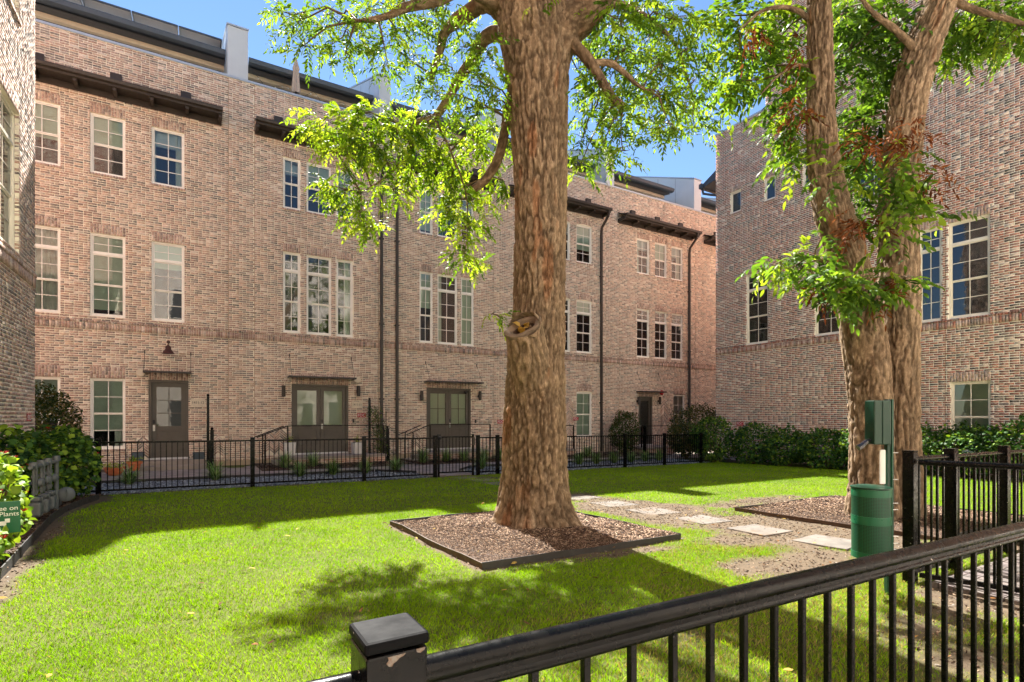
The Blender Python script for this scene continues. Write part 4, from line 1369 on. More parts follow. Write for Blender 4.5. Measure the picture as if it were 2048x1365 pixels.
# ------------------------------------------------------------------ mulch beds
def chips(name, pts, parent, size, cols, mat, seed, flat=0.35):
    """little splinters or stones, each a skewed box"""
    q = np.random.default_rng(seed)
    n = len(pts)
    L = size * q.uniform(0.5, 1.6, n); Wd = L * q.uniform(0.2, 0.6, n) if flat < 0.5 else L * q.uniform(0.6, 1, n); T = Wd * q.uniform(flat * 0.6, flat * 1.4, n)
    a = unit(np.stack([q.normal(size=n), q.normal(size=n), q.normal(size=n) * 0.28], -1))
    u = unit(np.stack([q.normal(size=n) * .35, q.normal(size=n) * .35, np.ones(n)], -1))
    s = unit(np.cross(a, u)); u = np.cross(s, a)
    V = np.zeros((n, 8, 3))
    k = 0
    for sz in (-1, 1):
        for (sa, sb_) in ((-1, -1), (1, -1), (1, 1), (-1, 1)):
            V[:, k] = pts + a * (L * 0.5 * sa * q.uniform(.7, 1, n))[:, None] + s * (Wd * 0.5 * sb_ * q.uniform(.6, 1, n))[:, None] + u * (T * 0.5 * sz)[:, None]
            k += 1
    F = np.array([(4, 5, 6, 7), (0, 1, 5, 4), (1, 2, 6, 5), (2, 3, 7, 6), (3, 0, 4, 7)])
    F = (F[None] + (np.arange(n) * 8)[:, None, None]).reshape(-1, 4)
    c = np.array(cols)[q.integers(0, len(cols), n)] * q.uniform(0.6, 1.35, (n, 1))
    o = fast(name, V.reshape(-1, 3), F, M[mat], parent, np.repeat(c, 8, axis=0))
    o['kind'] = 'stuff'
    return o
MUL = [srgb(104, 80, 62), srgb(128, 104, 84), srgb(80, 62, 50), srgb(156, 134, 112), srgb(60, 46, 38)]
def tree_bed(B, label, mlabel, dens, seed):
    x0, x1, y0, y1 = B
    t = thing('tree_bed_edging', (x0, y0, float(zg(x0, y0))), label, 'edging')
    cor = [(x0, y0), (x1, y0), (x1, y1), (x0, y1)]
    for i in range(4):
        p, q = cor[i], cor[(i + 1) % 4]
        n = 6
        mb = MB()
        d = np.array((q[0] - p[0], q[1] - p[1])); ln = np.linalg.norm(d); d /= ln; s = np.array((-d[1], d[0]))
        rr = np.random.default_rng(seed + i)
        off = [0.0] + list(rr.uniform(-0.012, 0.012, n - 1)) + [0.0]
        top = [0.066 + rr.uniform(-0.01, 0.01) for _ in range(n + 1)]
        for j in range(n):
            A_ = np.array(p) + d * ln * j / n + s * off[j]; B_ = np.array(p) + d * ln * (j + 1) / n + s * off[j + 1]
            za, zb = float(zg(*A_)), float(zg(*B_))
            mb.hexa([(A_[0], A_[1], za - 0.05), (B_[0], B_[1], zb - 0.05), (B_[0] + s[0] * .008, B_[1] + s[1] * .008, zb - 0.05), (A_[0] + s[0] * .008, A_[1] + s[1] * .008, za - 0.05)],
                    [(A_[0], A_[1], za + top[j]), (B_[0], B_[1], zb + top[j + 1]), (B_[0] + s[0] * .008, B_[1] + s[1] * .008, zb + top[j + 1]), (A_[0] + s[0] * .008, A_[1] + s[1] * .008, za + top[j])])
        mb.build('edging_strip', M['edging'] if i in (3,) else M['edging_k'], t)
    # mulch: a lumpy sheet and loose chips
    q = np.random.default_rng(seed)
    sx = np.linspace(x0 + 0.01, x1 - 0.01, 60); sy = np.linspace(y0 + 0.01, y1 - 0.01, 60)
    SX, SY = np.meshgrid(sx, sy, indexing='ij')
    hz = lambda X_, Y_: zg(X_, Y_) + 0.036 + (fbm(np.stack([X_, Y_, 0 * X_], -1) * 3, 3, seed) - 0.5) * 0.06
    id_ = np.arange(3600).reshape(60, 60)
    Fq = np.stack([id_[:-1, :-1], id_[1:, :-1], id_[1:, 1:], id_[:-1, 1:]], -1).reshape(-1, 4)
    sh = fast('mulch_bed', np.stack([SX, SY, hz(SX, SY)], -1).reshape(-1, 3), Fq, M['soil'], None, None, True)
    sh['kind'] = 'structure'
    m = int((x1 - x0) * (y1 - y0) * dens)
    px_ = q.uniform(x0 + .02, x1 - .02, m); py_ = q.uniform(y0 + .02, y1 - .02, m)
    pts = np.stack([px_, py_, hz(px_, py_) + q.uniform(0, 0.02, m)], -1)
    tag(chips('wood_mulch', pts, None, 0.032, MUL, 'mulchpc', seed), mlabel, 'mulch', kind='stuff')
tree_bed(BED1, 'low square metal edging around the big tree in the lawn', 'shredded bark mulch around the big tree', 5200, 61)
tree_bed(BED2, 'low square edging around the forked tree', 'shredded bark mulch around the forked tree', 2600, 62)

# crumbs, twigs and bark bits lying on the worn earth
q = np.random.default_rng(66)
m = 60000
px_ = q.uniform(-1.6, 11, m); py_ = q.uniform(0.6, 10.5, m)
ok = (bare(px_, py_) > q.uniform(.25, 1.0, m)) & (px_ > edge_x(py_) + .02) & ~((px_ > 5.25) & (py_ < 2.1))
for B in (BED1, BED2): ok &= ~((px_ > B[0]) & (px_ < B[1]) & (py_ > B[2]) & (py_ < B[3]))
px_, py_ = px_[ok], py_[ok]
tag(chips('earth_litter', np.stack([px_, py_, zt(px_, py_) + q.uniform(.0, .012, len(px_))], -1), None, 0.022, [srgb(96, 76, 58), srgb(70, 54, 42), srgb(128, 108, 86), srgb(84, 66, 50), srgb(120, 112, 102)], 'mulchpc', 67),
    'crumbs, twigs and bark bits on the worn earth by the stepping stones', 'litter', kind='stuff')

# left bed: mulch and curved edging
le = thing('bed_edging', (EDGE[1][0], EDGE[1][1], 0.1), 'curved dark metal edging of the left flower bed', 'edging')
ey = np.linspace(EDGE[:, 1].min(), EDGE[:, 1].max(), 30)
def smooth_edge(y): return np.mean([edge_x(y + d) for d in (-.5, -.25, 0, .25, .5)], axis=0)
mb = MB()
for j in range(29):
    a_, b_ = (float(smooth_edge(ey[j])), ey[j]), (float(smooth_edge(ey[j + 1])), ey[j + 1])
    za, zb = float(zg(*a_)), float(zg(*b_))
    mb.hexa([(a_[0] - .01, a_[1], za - .05), (a_[0], a_[1], za - .05), (b_[0], b_[1], zb - .05), (b_[0] - .01, b_[1], zb - .05)],
            [(a_[0] - .01, a_[1], za + .11), (a_[0], a_[1], za + .11), (b_[0], b_[1], zb + .11), (b_[0] - .01, b_[1], zb + .11)])
mb.build('edging_strip', M['edging_k'], le)
for y in (5.2, 7.4, 9.8):
    MB().box(float(smooth_edge(y)) + 0.001, float(smooth_edge(y)) + 0.012, y - 0.03, y + 0.03, float(zg(0, y)) - 0.03, float(zg(0, y)) + 0.13).build('stake', M['edging_k'], le)
q = np.random.default_rng(64)
m = 9000
py_ = q.uniform(3.5, 13.3, m); px_ = q.uniform(-2.68, 0, m)
ok = px_ < smooth_edge(py_) - 0.02
px_, py_ = px_[ok], py_[ok]
tag(chips('bark_mulch', np.stack([px_, py_, zg(px_, py_) + 0.04 + q.uniform(0, .02, len(px_))], -1), None, 0.05, [tuple(c * 0.75 for c in m_) for m_ in MUL], 'mulchpc', 65), 'dark bark mulch in the left flower bed', 'mulch', kind='stuff')
mb = MB()
for j in range(29):
    a_, b_ = (float(smooth_edge(ey[j])) - .01, ey[j]), (float(smooth_edge(ey[j + 1])) - .01, ey[j + 1])
    mb.add([(LX, a_[1], float(zg(LX, a_[1])) + .035), (a_[0], a_[1], float(zg(*a_)) + .035), (b_[0], b_[1], float(zg(*b_)) + .035), (LX, b_[1], float(zg(LX, b_[1])) + .035)], [(0, 1, 2, 3)])
mb.build('flower_bed', M['soil'])['kind'] = 'structure'

# ------------------------------------------------------------------ stepping stones
ys_ = [2.55, 3.45, 4.32, 5.22, 6.15, 7.1, 8.15, 9.15, 10.2, 11.2, 12.1, 12.95]
rr = np.random.default_rng(8)
ord_ = ['first', 'second', 'third', 'fourth', 'fifth', 'sixth', 'seventh', 'eighth', 'ninth', 'tenth', 'eleventh', 'twelfth']
for i, y in enumerate(ys_):
    x = 6.32 + rr.uniform(-.06, .06); a = rr.uniform(-.13, .13); h = 0.30 + rr.uniform(-.02, .02)
    z = float(zg(x, y))
    cs, sn_ = math.cos(a), math.sin(a)
    ring = [(x + (p * cs - q_ * sn_) * h, y + (p * sn_ + q_ * cs) * h) for p, q_ in ((-1, -1), (1, -1), (1, 1), (-1, 1))]
    o = MB().hexa([(p[0], p[1], float(zg(*p)) - 0.05) for p in ring], [(p[0], p[1], float(zg(*p)) + 0.012) for p in ring]).build('stepping_stone', M['stepstone'], None, bevel=0.008)
    where = 'from the near end of the path' if i < 6 else 'from the far gate end of the path'
    tag(o, 'square pale concrete stepping stone, %s %s' % (ord_[i] if i < 6 else ord_[11 - i], where), 'paving slab', 'stepping stones across the lawn')

# ------------------------------------------------------------------ gravel strip, walkway, planting beds by the facade
GZ = lambda x: float(zg(x, 13.6))
mb = MB()
mb.hexa([(-3, 13.5, -0.3), (19, 13.5, -0.4), (19, 15.6, -0.4), (-3, 15.6, -0.3)], [(-3, 13.5, GZ(-3) - .002), (19, 13.5, GZ(19) - .002), (19, 15.6, GZ(19) - .002), (-3, 15.6, GZ(-3) - .002)])
mb.build('gravel_bed', M['soil'])['kind'] = 'structure'
q = np.random.default_rng(71)
m = 26000
px_ = -2.6 + 19.5 * q.random(m) ** 1.5; py_ = q.uniform(13.56, 15.55, m)
ok = ~((px_ > 5.5 - np.maximum(0, py_ - 14.6) * 0.9) & (px_ < 6.85 + np.maximum(0, py_ - 14.6) * 0.9))
px_, py_ = px_[ok], py_[ok]
tag(chips('slate_gravel', np.stack([px_, py_, zg(px_, py_) + q.uniform(0.0, .022, len(px_))], -1), None, 0.036, [srgb(112, 120, 130), srgb(132, 140, 148), srgb(88, 96, 106), srgb(152, 158, 162)], 'gravel', 72, 0.7),
    'loose blue-grey slate gravel between fence and walkway', 'gravel', kind='stuff')
wk = thing('walkway', (8, 16, 0), 'grey paved walkway along the front of the townhouses', 'walkway')
wk['kind'] = 'structure'
MB().hexa([(-3, 15.6, -0.4), (19, 15.6, -0.5), (19, FY, -0.5), (-3, FY, -0.4)], [(-3, 15.6, GZ(-3) + .0), (19, 15.6, GZ(19) + .0), (19, FY, GZ(19) + .0), (-3, FY, GZ(-3) + .0)]).build('walkway_base', M['concrete'], wk)
V, F, C, n0 = [], [], [], 0
def paver_field(x0, x1, y0, y1, lx, ly, zf, inside=None, lift=0.02, seed=5):
    q = np.random.default_rng(seed)
    mb = MB()
    row = 0
    y = y0
    while y < y1 - 1e-6:
        x = x0 - (lx / 2 if row % 2 else 0)
        while x < x1:
            a, b = max(x, x0) + .004, min(x + lx, x1) - .004
            c, d = y + .004, min(y + ly, y1) - .004
            if b - a > 0.03 and (inside is None or inside((a + b) / 2, (c + d) / 2)):
                dz = q.uniform(-.002, .002)
                g = np.array(srgb(150, 140, 134)) * q.uniform(0.78, 1.15) * np.array((1, q.uniform(.96, 1.02), q.uniform(.92, 1.03)))
                mb.hexa([(a, c, zf(a) - .02), (b, c, zf(b) - .02), (b, d, zf(b) - .02), (a, d, zf(a) - .02)], [(a, c, zf(a) + lift + dz), (b, c, zf(b) + lift + dz), (b, d, zf(b) + lift + dz), (a, d, zf(a) + lift + dz)], tuple(g))
            x += lx
        y += ly
        row += 1
    return mb
pv = paver_field(-2.65, 18.5, 15.62, 17.1, 0.3, 0.15, GZ).build('pavers', M['paver'], wk, col=True); pv['kind'] = 'stuff'
pv = paver_field(-2.65, 1.7, 17.1, 18.6, 0.3, 0.15, GZ, seed=6).build('pavers', M['paver'], wk, col=True); pv['kind'] = 'stuff'
gp = paver_field(3.6, 8.8, 13.62, 15.6, 0.3, 0.15, GZ, lambda x, y: 5.55 - max(0, y - 14.6) * 0.9 < x < 6.8 + max(0, y - 14.6) * 0.9, 0.03, 9).build('pavers', M['paver'], wk, col=True); gp['kind'] = 'stuff'
ke = thing('walkway_edging', (2, 15.6, 0), 'black metal edging strip along the gravel', 'edging')
mb = MB()
mb.bar((-2.6, 15.59, GZ(-2.6) + .03), (4.55, 15.59, GZ(4.5) + .03), .012, .12)
mb.bar((4.6, 15.58, GZ(4.6) + .03), (5.5, 14.58, GZ(5.5) + .03), .012, .12)
mb.build('edging_strip', M['edging_k'], ke)
MB().bar((6.85, 14.58, GZ(6.85) + .03), (7.75, 15.58, GZ(7.8) + .03), .012, .12).bar((7.8, 15.59, GZ(7.8) + .03), (16.2, 15.59, GZ(16.2) + .03), .012, .12).build('edging_strip', M['edging_k'], ke)
mb = MB()
for (x0, x1) in ((1.75, 5.85), (6.75, 11.6), (12.0, 18.6)):
    mb.hexa([(x0, 17.12, -.3), (x1, 17.12, -.3), (x1, FY - .02, -.3), (x0, FY - .02, -.3)], [(x0, 17.12, GZ(x0) + .045), (x1, 17.12, GZ(x1) + .045), (x1, FY - .02, GZ(x1) + .045), (x0, FY - .02, GZ(x0) + .045)])
mb.build('planting_bed', M['soil'])['kind'] = 'structure'
q = np.random.default_rng(81)
m = 5000
px_ = q.uniform(1.8, 18.0, m); py_ = q.uniform(17.15, 18.6, m)
tag(chips('dark_mulch', np.stack([px_, py_, zg(px_, py_) + .05 + q.uniform(0, .02, m)], -1), None, 0.06, [tuple(c * 0.5 for c in m_) for m_ in MUL], 'mulchpc', 82), 'dark mulch in the beds below the stoops', 'mulch', kind='stuff')
# paved corner by the open gate on the right
rp = thing('brick_path', (6.5, 1.5, 0.2), 'grey brick paving inside the open gate at the right', 'paving')
rp['kind'] = 'structure'
mbp = paver_field(5.3, 8.5, 0.95, 2.05, 0.21, 0.105, lambda x: float(zg(x, 1.5)), None, 0.03, 12)
mbp.c = [tuple(v * .45 for v in c_) for c_ in mbp.c]  # paver colours darkened to stand for dappled tree shade
pv = mbp.build('pavers', M['paver'], rp, col=True); pv['kind'] = 'stuff'

# ------------------------------------------------------------------ stoops with steps and railings
def stoop(label, x0, x1, top, seed, steps_left=True, y0=18.6):
    t = thing('stoop', (0.5 * (x0 + x1), y0, -0.05), label, 'stoop', 'stoops in front of the townhouses')
    MB().box(x0 - .02, x1 + .02, y0 - .03, FY - .015, top - .09, top).build('landing_slab', M['concrete'], t, bevel=.008)
    MB().box(x0, x1, y0, FY - .02, -.3, top - .092).build('stoop_base', M['brick_far'], t)
    for i in range(2):
        if steps_left:
            MB().box(x0 - .32 * (i + 1), x0 - .32 * i - .022, y0, FY - .02, -.3, top - .13 * (i + 1)).build('step', M['concrete'], t, bevel=.008)
    hz = 1.02
    rail = MB()
    yr = y0 + .05
    rail.bar((x0 + .05, yr, top + hz), (x1 - .05, yr, top + hz), .045, .03)
    rail.bar((x0 + .05, yr, top + hz), (x0 - .85, yr, top + hz - .36), .045, .03)
    rail.bar((x0 + .05, FY - .25, top + hz - .02), (x0 - .85, FY - .25, top + hz - .38), .045, .03)
    rl = rail.build('handrail', M['black'], t)
    for x in (x0 + .06, x1 - .06):
        MB().bar((x, yr, top), (x, yr, top + hz - .02), .04).build('rail_post', M['black'], t)
    for yy in (yr, FY - .25):
        MB().bar((x0 - .6, yy, -.05), (x0 - .6, yy, top + hz - .28), .035).build('rail_post', M['black'], t)
    return t
stoop('concrete-topped stoop with black handrails below the tall planters', fx(572, 18.6), fx(772, 18.6), .25, 1)
stoop('low stoop with black handrails behind the garden gate', fx(858, 18.6), fx(984, 18.6), .25, 2)
stoop('far stoop with handrails just right of the big trunk', 12.0, 14.3, .16, 3)
stoop('far stoop at the narrow dark door, beside a rounded shrub', fx(1283, 18.6), fx(1350, 18.6), .09, 4, False)
sa = thing('entry_steps', (fx(336), 19.2, -.05), 'two low concrete steps at the single taupe door', 'steps')
x0, x1 = fx(283), fx(410)
MB().box(x0, x1, 19.15, FY - .015, -.3, .25).build('step', M['concrete'], sa, bevel=.01)
MB().box(x0 - .1, x1 + .02, 18.8, 19.145, -.3, .11).build('step', M['concrete'], sa, bevel=.01)
def ball_post(label, px, ptop, y, w=.075, z0=-.1):
    x = fx(px, y); z = fz(px, ptop, y)
    t = thing('ball_top_post', (x, y, z0), label, 'post', 'ball-topped black posts')
    MB().box(x - w / 2, x + w / 2, y - w / 2, y + w / 2, z0, z - .09).build('shaft', M['black'], t)
    MB().box(x - w * .62, x + w * .62, y - w * .62, y + w * .62, z - .09, z - .07).build('cap', M['black'], t)
    MB().ball((x, y, z - .03), .045).build('ball_finial', M['black'], t, smooth=True)
ball_post('tall black ball-topped post beside the single taupe door', 416, 789, 19.1)
ball_post('short black ball-topped post in front of the tall post by the single door', 424, 856, 18.75, .10)
ball_post('tall black ball-topped post left of the climbing vine', 739, 797, 19.2)
ball_post('short black ball-topped post right of the climbing vine', 775, 853, 19.0, .10)
ball_post('short black ball-topped post at the far narrow door', 1290, 852, 18.4, .10)
ball_post('short black ball-topped post beside the corner hedge', 1352, 851, 18.4, .10)

# planters and pots
def box_planter(label, px, py0, py1, w, m, y, grp):
    x = fx(px, y); z0 = fz(px, py1, y); z1 = fz(px, py0, y)
    t = thing('box_planter', (x, y, z0), label, 'planter', grp)
    h = w / 2
    MB().hexa([(x - h * .86, y - h * .86, z0), (x + h * .86, y - h * .86, z0), (x + h * .86, y + h * .86, z0), (x - h * .86, y + h * .86, z0)],
              [(x - h, y - h, z1), (x + h, y - h, z1), (x + h, y + h, z1), (x - h, y + h, z1)]).build('pot', M[m], t, bevel=.01)
    MB().box(x - h * .85, x + h * .85, y - h * .85, y + h * .85, z1 - .01, z1 + .004).build('soil', M['soil'], t)
    return x, y, z1, t
def strap_plant(name, label, group, base, n, L, seed, cols, owner=None, width=.014):
    """tuft of long arching strap leaves"""
    r = np.random.default_rng(seed)
    base = np.array(base, float)
    t = owner or thing(name, base, label, 'plant', group)
    a = r.uniform(0, 2 * math.pi, n); up = r.uniform(.35, 1.0, n); l = L * r.uniform(.55, 1.1, n)
    d = np.stack([np.cos(a), np.sin(a), 0 * a], -1); sd = np.stack([-np.sin(a), np.cos(a), 0 * a], -1)
    b0 = base + d * (r.uniform(0, .06, n))[:, None]
    m = 5
    V = np.zeros((n, m * 2, 3))
    for j in range(m):
        s = j / (m - 1)
        hh = l * s * up * (1.25 - .75 * s * (1.2 - up * .5))
        out = l * (1 - up * .75) * s * (.5 + .7 * s)
        p = b0 + d * out[:, None] + np.array((0, 0, 1)) * hh[:, None]
        w = width * (1 - s) ** .6 + .001
        V[:, 2 * j] = p - sd * w / 2; V[:, 2 * j + 1] = p + sd * w / 2
    F = np.array([(2 * j, 2 * j + 1, 2 * j + 3, 2 * j + 2) for j in range(m - 1)])
    F = (F[None] + (np.arange(n) * m * 2)[:, None, None]).reshape(-1, 4)
    c = np.array(cols)[r.integers(0, len(cols), n)] * r.uniform(.7, 1.3, (n, 1))
    o = fast('strap_leaves', V.reshape(-1, 3), F, M['leaf_shrub'], t, np.repeat(c, m * 2, axis=0))
    o['kind'] = 'stuff'
    return t
STRAP = [srgb(106, 142, 78), srgb(132, 162, 104), srgb(160, 180, 134), srgb(84, 118, 60)]
for lab, px in (('tall white planter left of the double doors', 579), ('tall white planter right of the double doors, before the vine', 714)):
    x, y, z, t = box_planter(lab, px, 885, 911, .36, 'planter_w', 19.3, 'tall white planters')
    strap_plant('', '', '', (x, y, z), 60, .45, px, [srgb(150, 160, 70), srgb(110, 140, 60), srgb(190, 190, 110)], t)
for lab, px in (('slate-grey box planter left of the single door', 276), ('slate-grey box planter right of the single door', 397)):
    x, y, z, t = box_planter(lab, px, 905, 925, .32, 'planter_d', 19.42, 'slate planters')
def clay_pot(label, px, py0, py1, r_, y, bowl, seed):
    x = fx(px, y); z0 = fz(px, py1, y); z1 = fz(px, py0, y); h = z1 - z0
    t = thing('clay_pot', (x, y, z0), label, 'flower pot', 'terracotta pots')
    prof = [(r_ * .45, 0), (r_ * .8, h * .4), (r_ * .97, h * .8), (r_, h), (r_ * .93, h), (r_ * .9, h * .85)] if bowl else [(r_ * .62, 0), (r_ * .8, h * .68), (r_ * .8, h * .7), (r_, h * .72), (r_, h), (r_ * .88, h), (r_ * .86, h * .9)]
    MB().lathe((x, y, z0), prof, 26).build('pot', M['terracotta'], t, smooth=True)
    q = np.random.default_rng(seed)
    n = 160
    p = np.stack([q.normal(size=n) * r_ * .5, q.normal(size=n) * r_ * .5, q.uniform(0, .14, n)], -1) + np.array((x, y, z1 - .03))
    V, F = leaf_arrays(p, q.normal(size=(n, 3)), np.tile((0., 0., 1.), (n, 1)) + q.normal(size=(n, 3)) * .4, q.uniform(.03, .07, n), q.uniform(.02, .045, n))
    o = fast('foliage', V, F, M['leaf_shrub'], t, np.repeat(np.array([srgb(140, 170, 60), srgb(100, 140, 50), srgb(170, 170, 80)])[q.integers(0, 3, n)], 6, axis=0)); o['kind'] = 'stuff'
clay_pot('wide terracotta bowl with trailing greens by the fence post', 229, 935, 952, .24, 17.6, True, 4)
clay_pot('rimmed terracotta pot on the lower step', 269, 923, 941, .19, 18.65, False, 5)

# strap-leaf tufts
spots = [('near the left end of the gravel', 258, 15.05, 1), ('in the gravel, left of the second fence post', 430, 15.2, 1), ('left end of the bed below the white planters', 570, 17.6, 0), ('in the gravel below the left door leaf', 600, 15.15, 1),
         ('in the bed below the middle of the double doors', 626, 17.7, 0), ('in the gravel below the right door leaf', 666, 15.2, 1), ('behind the third fence post', 731, 15.2, 1), ('in the gravel below the vine', 791, 15.2, 1),
         ('left end of the bed behind the gate', 846, 17.5, 0), ('second in the bed behind the gate', 893, 17.6, 0), ('third in the bed behind the gate', 928, 17.5, 0), ('fourth in the bed behind the gate', 968, 17.6, 0), ('beside the gate hinge post', 963, 14.9, 1),
         ('right end of the bed behind the gate, beside the big trunk', 1000, 17.6, 0), ('in the gravel just right of the big trunk', 1158, 14.9, 1), ('second in the gravel right of the big trunk', 1192, 14.9, 1), ('in the bed under the far ground-floor window', 1175, 17.4, 0),
         ('in the gravel left of the far rounded shrub', 1228, 14.8, 1), ('in the gravel below the rounded shrub', 1262, 14.9, 1), ('in the gravel below the far narrow door', 1290, 14.9, 1), ('last in the gravel before the corner hedge', 1318, 14.9, 1)]
for i, (w_, px, y, gv) in enumerate(spots):
    x = fx(px, y)
    strap_plant('strap_leaf_tuft', 'strap-leaf grass tuft ' + w_, 'strap-leaf tufts by the facade', (x, y, GZ(x) + .02), 230, .74 if gv else .85, 300 + i, STRAP, None, .019)

# ------------------------------------------------------------------ black picket fences
def picket_fence(name, label, pts, post_at, H, spacing, top_r, seed, gz, post_w=.09, cat='fence', rail_drop=.06, pick_w=.016, low=.09, round_rail=False):
    """pts: start and end (x, y); posts at distances along the line; every picket its own part"""
    p, q = np.array(pts[0], float), np.array(pts[1], float)
    ln = np.linalg.norm(q - p); d = (q - p) / ln
    t = thing(name, (p[0], p[1], gz(*p)), label, cat)
    at = lambda s, z: (p[0] + d[0] * s, p[1] + d[1] * s, gz(p[0] + d[0] * s, p[1] + d[1] * s) + z)
    for s in post_at:
        b = at(s, 0)
        h = post_w / 2
        MB().add([], []) if False else None
        ring = [np.array((d[0] * i - d[1] * j, d[1] * i + d[0] * j)) * h for i, j in ((-1, -1), (1, -1), (1, 1), (-1, 1))]
        po = MB().hexa([(b[0] + c[0], b[1] + c[1], b[2] - .1) for c in ring], [(b[0] + c[0], b[1] + c[1], b[2] + H) for c in ring]).build('post', M['black'], t, bevel=.003)
        MB().hexa([(b[0] + c[0] * 1.04, b[1] + c[1] * 1.04, b[2] + H + .001) for c in ring], [(b[0] + c[0] * 1.04, b[1] + c[1] * 1.04, b[2] + H + .014) for c in ring]).build('post_cap', M['black'], po, bevel=.003)
    ends = sorted(post_at)
    lo, hi = min(0, ends[0]), max(ln, ends[-1])
    cuts = sorted(set([0.0] + list(post_at) + [ln]))
    for a, b in zip(cuts[:-1], cuts[1:]):
        if b - a < .05: continue
        a2 = a + (post_w / 2 if a in post_at else 0); b2 = b - (post_w / 2 if b in post_at else 0)
        if round_rail:
            MB().tube([at(a2, H - rail_drop), at(b2, H - rail_drop)], top_r, 14).build('top_rail', M['black'], t, smooth=True)
        else:
            MB().bar(at(a2, H - rail_drop), at(b2, H - rail_drop), .045, .036).build('top_rail', M['black'], t)
        MB().bar(at(a2, low), at(b2, low), .04, .035).build('bottom_rail', M['black'], t)
        n = max(1, int(round((b2 - a2) / spacing)))
        for i in range(1, n):
            s = a2 + (b2 - a2) * i / n
            MB().bar(at(s, low + .017), at(s, H - rail_drop - .017), pick_w).build('picket', M['black'], t)
    return t
gzl = lambda x, y: float(zg(x, y))
fpx = [197, 505, 728, 870]
xs = [fx(p, 13.5) for p in fpx]
picket_fence('picket_fence', 'black metal picket fence from the left bed to the garden gate', ((-2.6, 13.5), (xs[-1], 13.5)), [v + 2.6 for v in xs], 1.12, .1, .02, 1, gzl)
xs2 = [fx(p, 13.5) for p in (956, 995, 1100, 1250, 1329, 1402)]
picket_fence('picket_fence', 'black metal picket fence from the garden gate to the corner hedge', ((xs2[0], 13.5), (16.6, 13.5)), [v - xs2[0] for v in xs2], 1.12, .1, .02, 2, gzl)
ga, gb = xs[-1] + .075, xs2[0] - .16
gt = picket_fence('garden_gate', 'black picket garden gate in the far fence, with round latch', ((ga, 13.5), (gb + .05, 13.5)), [.03, gb - ga], 1.12, .1, .02, 3, lambda x, y: float(zg(x, y)) + .03, .05, 'gate')
MB().box(ga - .03, ga + .06, 13.42, 13.46, 1.0, 1.1).ball((ga + .03, 13.40, 1.0), .05).build('latch', M['plastic_k'], gt)
MB().box(gb - .05, gb + .02, 13.41, 13.45, .78, 1.0).build('hinge_closer', M['bronze'], gt)

# fence in the foreground
ff = thing('foreground_fence', (.28, .87, .2), 'black metal fence in the foreground with round top rail and capped post', 'fence')
rz_ = lambda x: 1.162 - .018 * (x - .33)
px0, px1, py0, py1 = .229, .329, .82, .92
MB().box(px0, px1, py0, py1, .1, 1.225).build('post', M['black'], ff, bevel=.004)
MB().box(px0 - .003, px1 + .003, py0 - .003, py1 + .003, 1.229, 1.249).build('post_cap', M['blackcap'], ff, bevel=.006)
rust_k = NT('chipped_paint')
M['chip'] = rust_k.done(rust_k.princ(rust_k.mix(rust_k.ramp(rust_k.noise(60, 4), [(.45, 0), (.6, 1)]), srgb(112, 108, 102), srgb(98, 74, 56)), .9))
rc = MB()
rc.prism([(.262 + (x_ - .262) * .75, py0 - .0012, 1.222 + (z_ - 1.222) * .7) for x_, z_ in ((.262, 1.221), (.264, 1.214), (.259, 1.207), (.264, 1.2), (.271, 1.199), (.274, 1.205), (.281, 1.208), (.287, 1.214), (.296, 1.217), (.301, 1.222))], (0, .003, 0))
rc.prism([(x_, py0 - .0015, z_) for x_, z_ in ((.309, 1.224), (.31, 1.219), (.316, 1.217), (.323, 1.221), (.324, 1.224))], (0, .003, 0))
rc.build('paint_chip', M['chip'], ff)
for (a, b) in ((px1, 3.6), (-.9, px0)):
    MB().tube([(a, .87, rz_(a)), (b, .87, rz_(b))], .0235, 20).build('top_rail', M['black'], ff, smooth=True)
    MB().tube([(a, .87, rz_(a) - .04), (b, .87, rz_(b) - .04)], .0145, 14).build('under_rail', M['black'], ff, smooth=True)
    MB().bar((a, .87, rz_(a) - .02), (b, .87, rz_(b) - .02), .022, .03).build('rail_web', M['black'], ff)
    MB().bar((a, .87, .30), (b, .87, .28), .03, .03).build('bottom_rail', M['black'], ff)
x = px1 + .11
while x < 3.55:
    MB().bar((x, .87, .31), (x, .87, rz_(x) - .05), .0165, .0165).build('picket', M['black'], ff, bevel=.002)
    x += .128
x = px0 - .12
while x > -.85:
    MB().bar((x, .87, .31), (x, .87, rz_(x) - .05), .0165, .0165).build('picket', M['black'], ff, bevel=.002)
    x -= .128
# fence and open gate at the right
Ax, Bx, Cx_ = 5.3, 6.1, 7.38
picket_fence('side_fence', 'short black picket fence behind the green waste station', ((Ax, 2.2), (9.6, 2.2)), [0.0, Bx - Ax, Cx_ - Ax], 1.12, .115, .02, 5, gzl, .085, round_rail=True)
dg = np.array((.337, -.94))
picket_fence('open_gate', 'open black picket gate leaf in front of the side fence', ((Ax + .02, 2.14), (Ax + dg[0] * 1.25, 2.14 + dg[1] * 1.25)), [1.22], 1.12, .115, .024, 6, lambda x, y: float(zg(5.4, 1.9)) + .0, .06, 'gate', .09, .016, .07, True)

# ------------------------------------------------------------------ green pet-waste station
wx, wy = 4.80, 2.14
wz = gzl(wx, wy)
ws = thing('waste_station', (wx, wy, wz), 'dark green pet-waste station post with bag dispenser', 'waste station')
right = np.array((RT[0], RT[1], 0)); fwd = np.array((FW[0], FW[1], 0)); upv = np.array((0, 0, 1.))
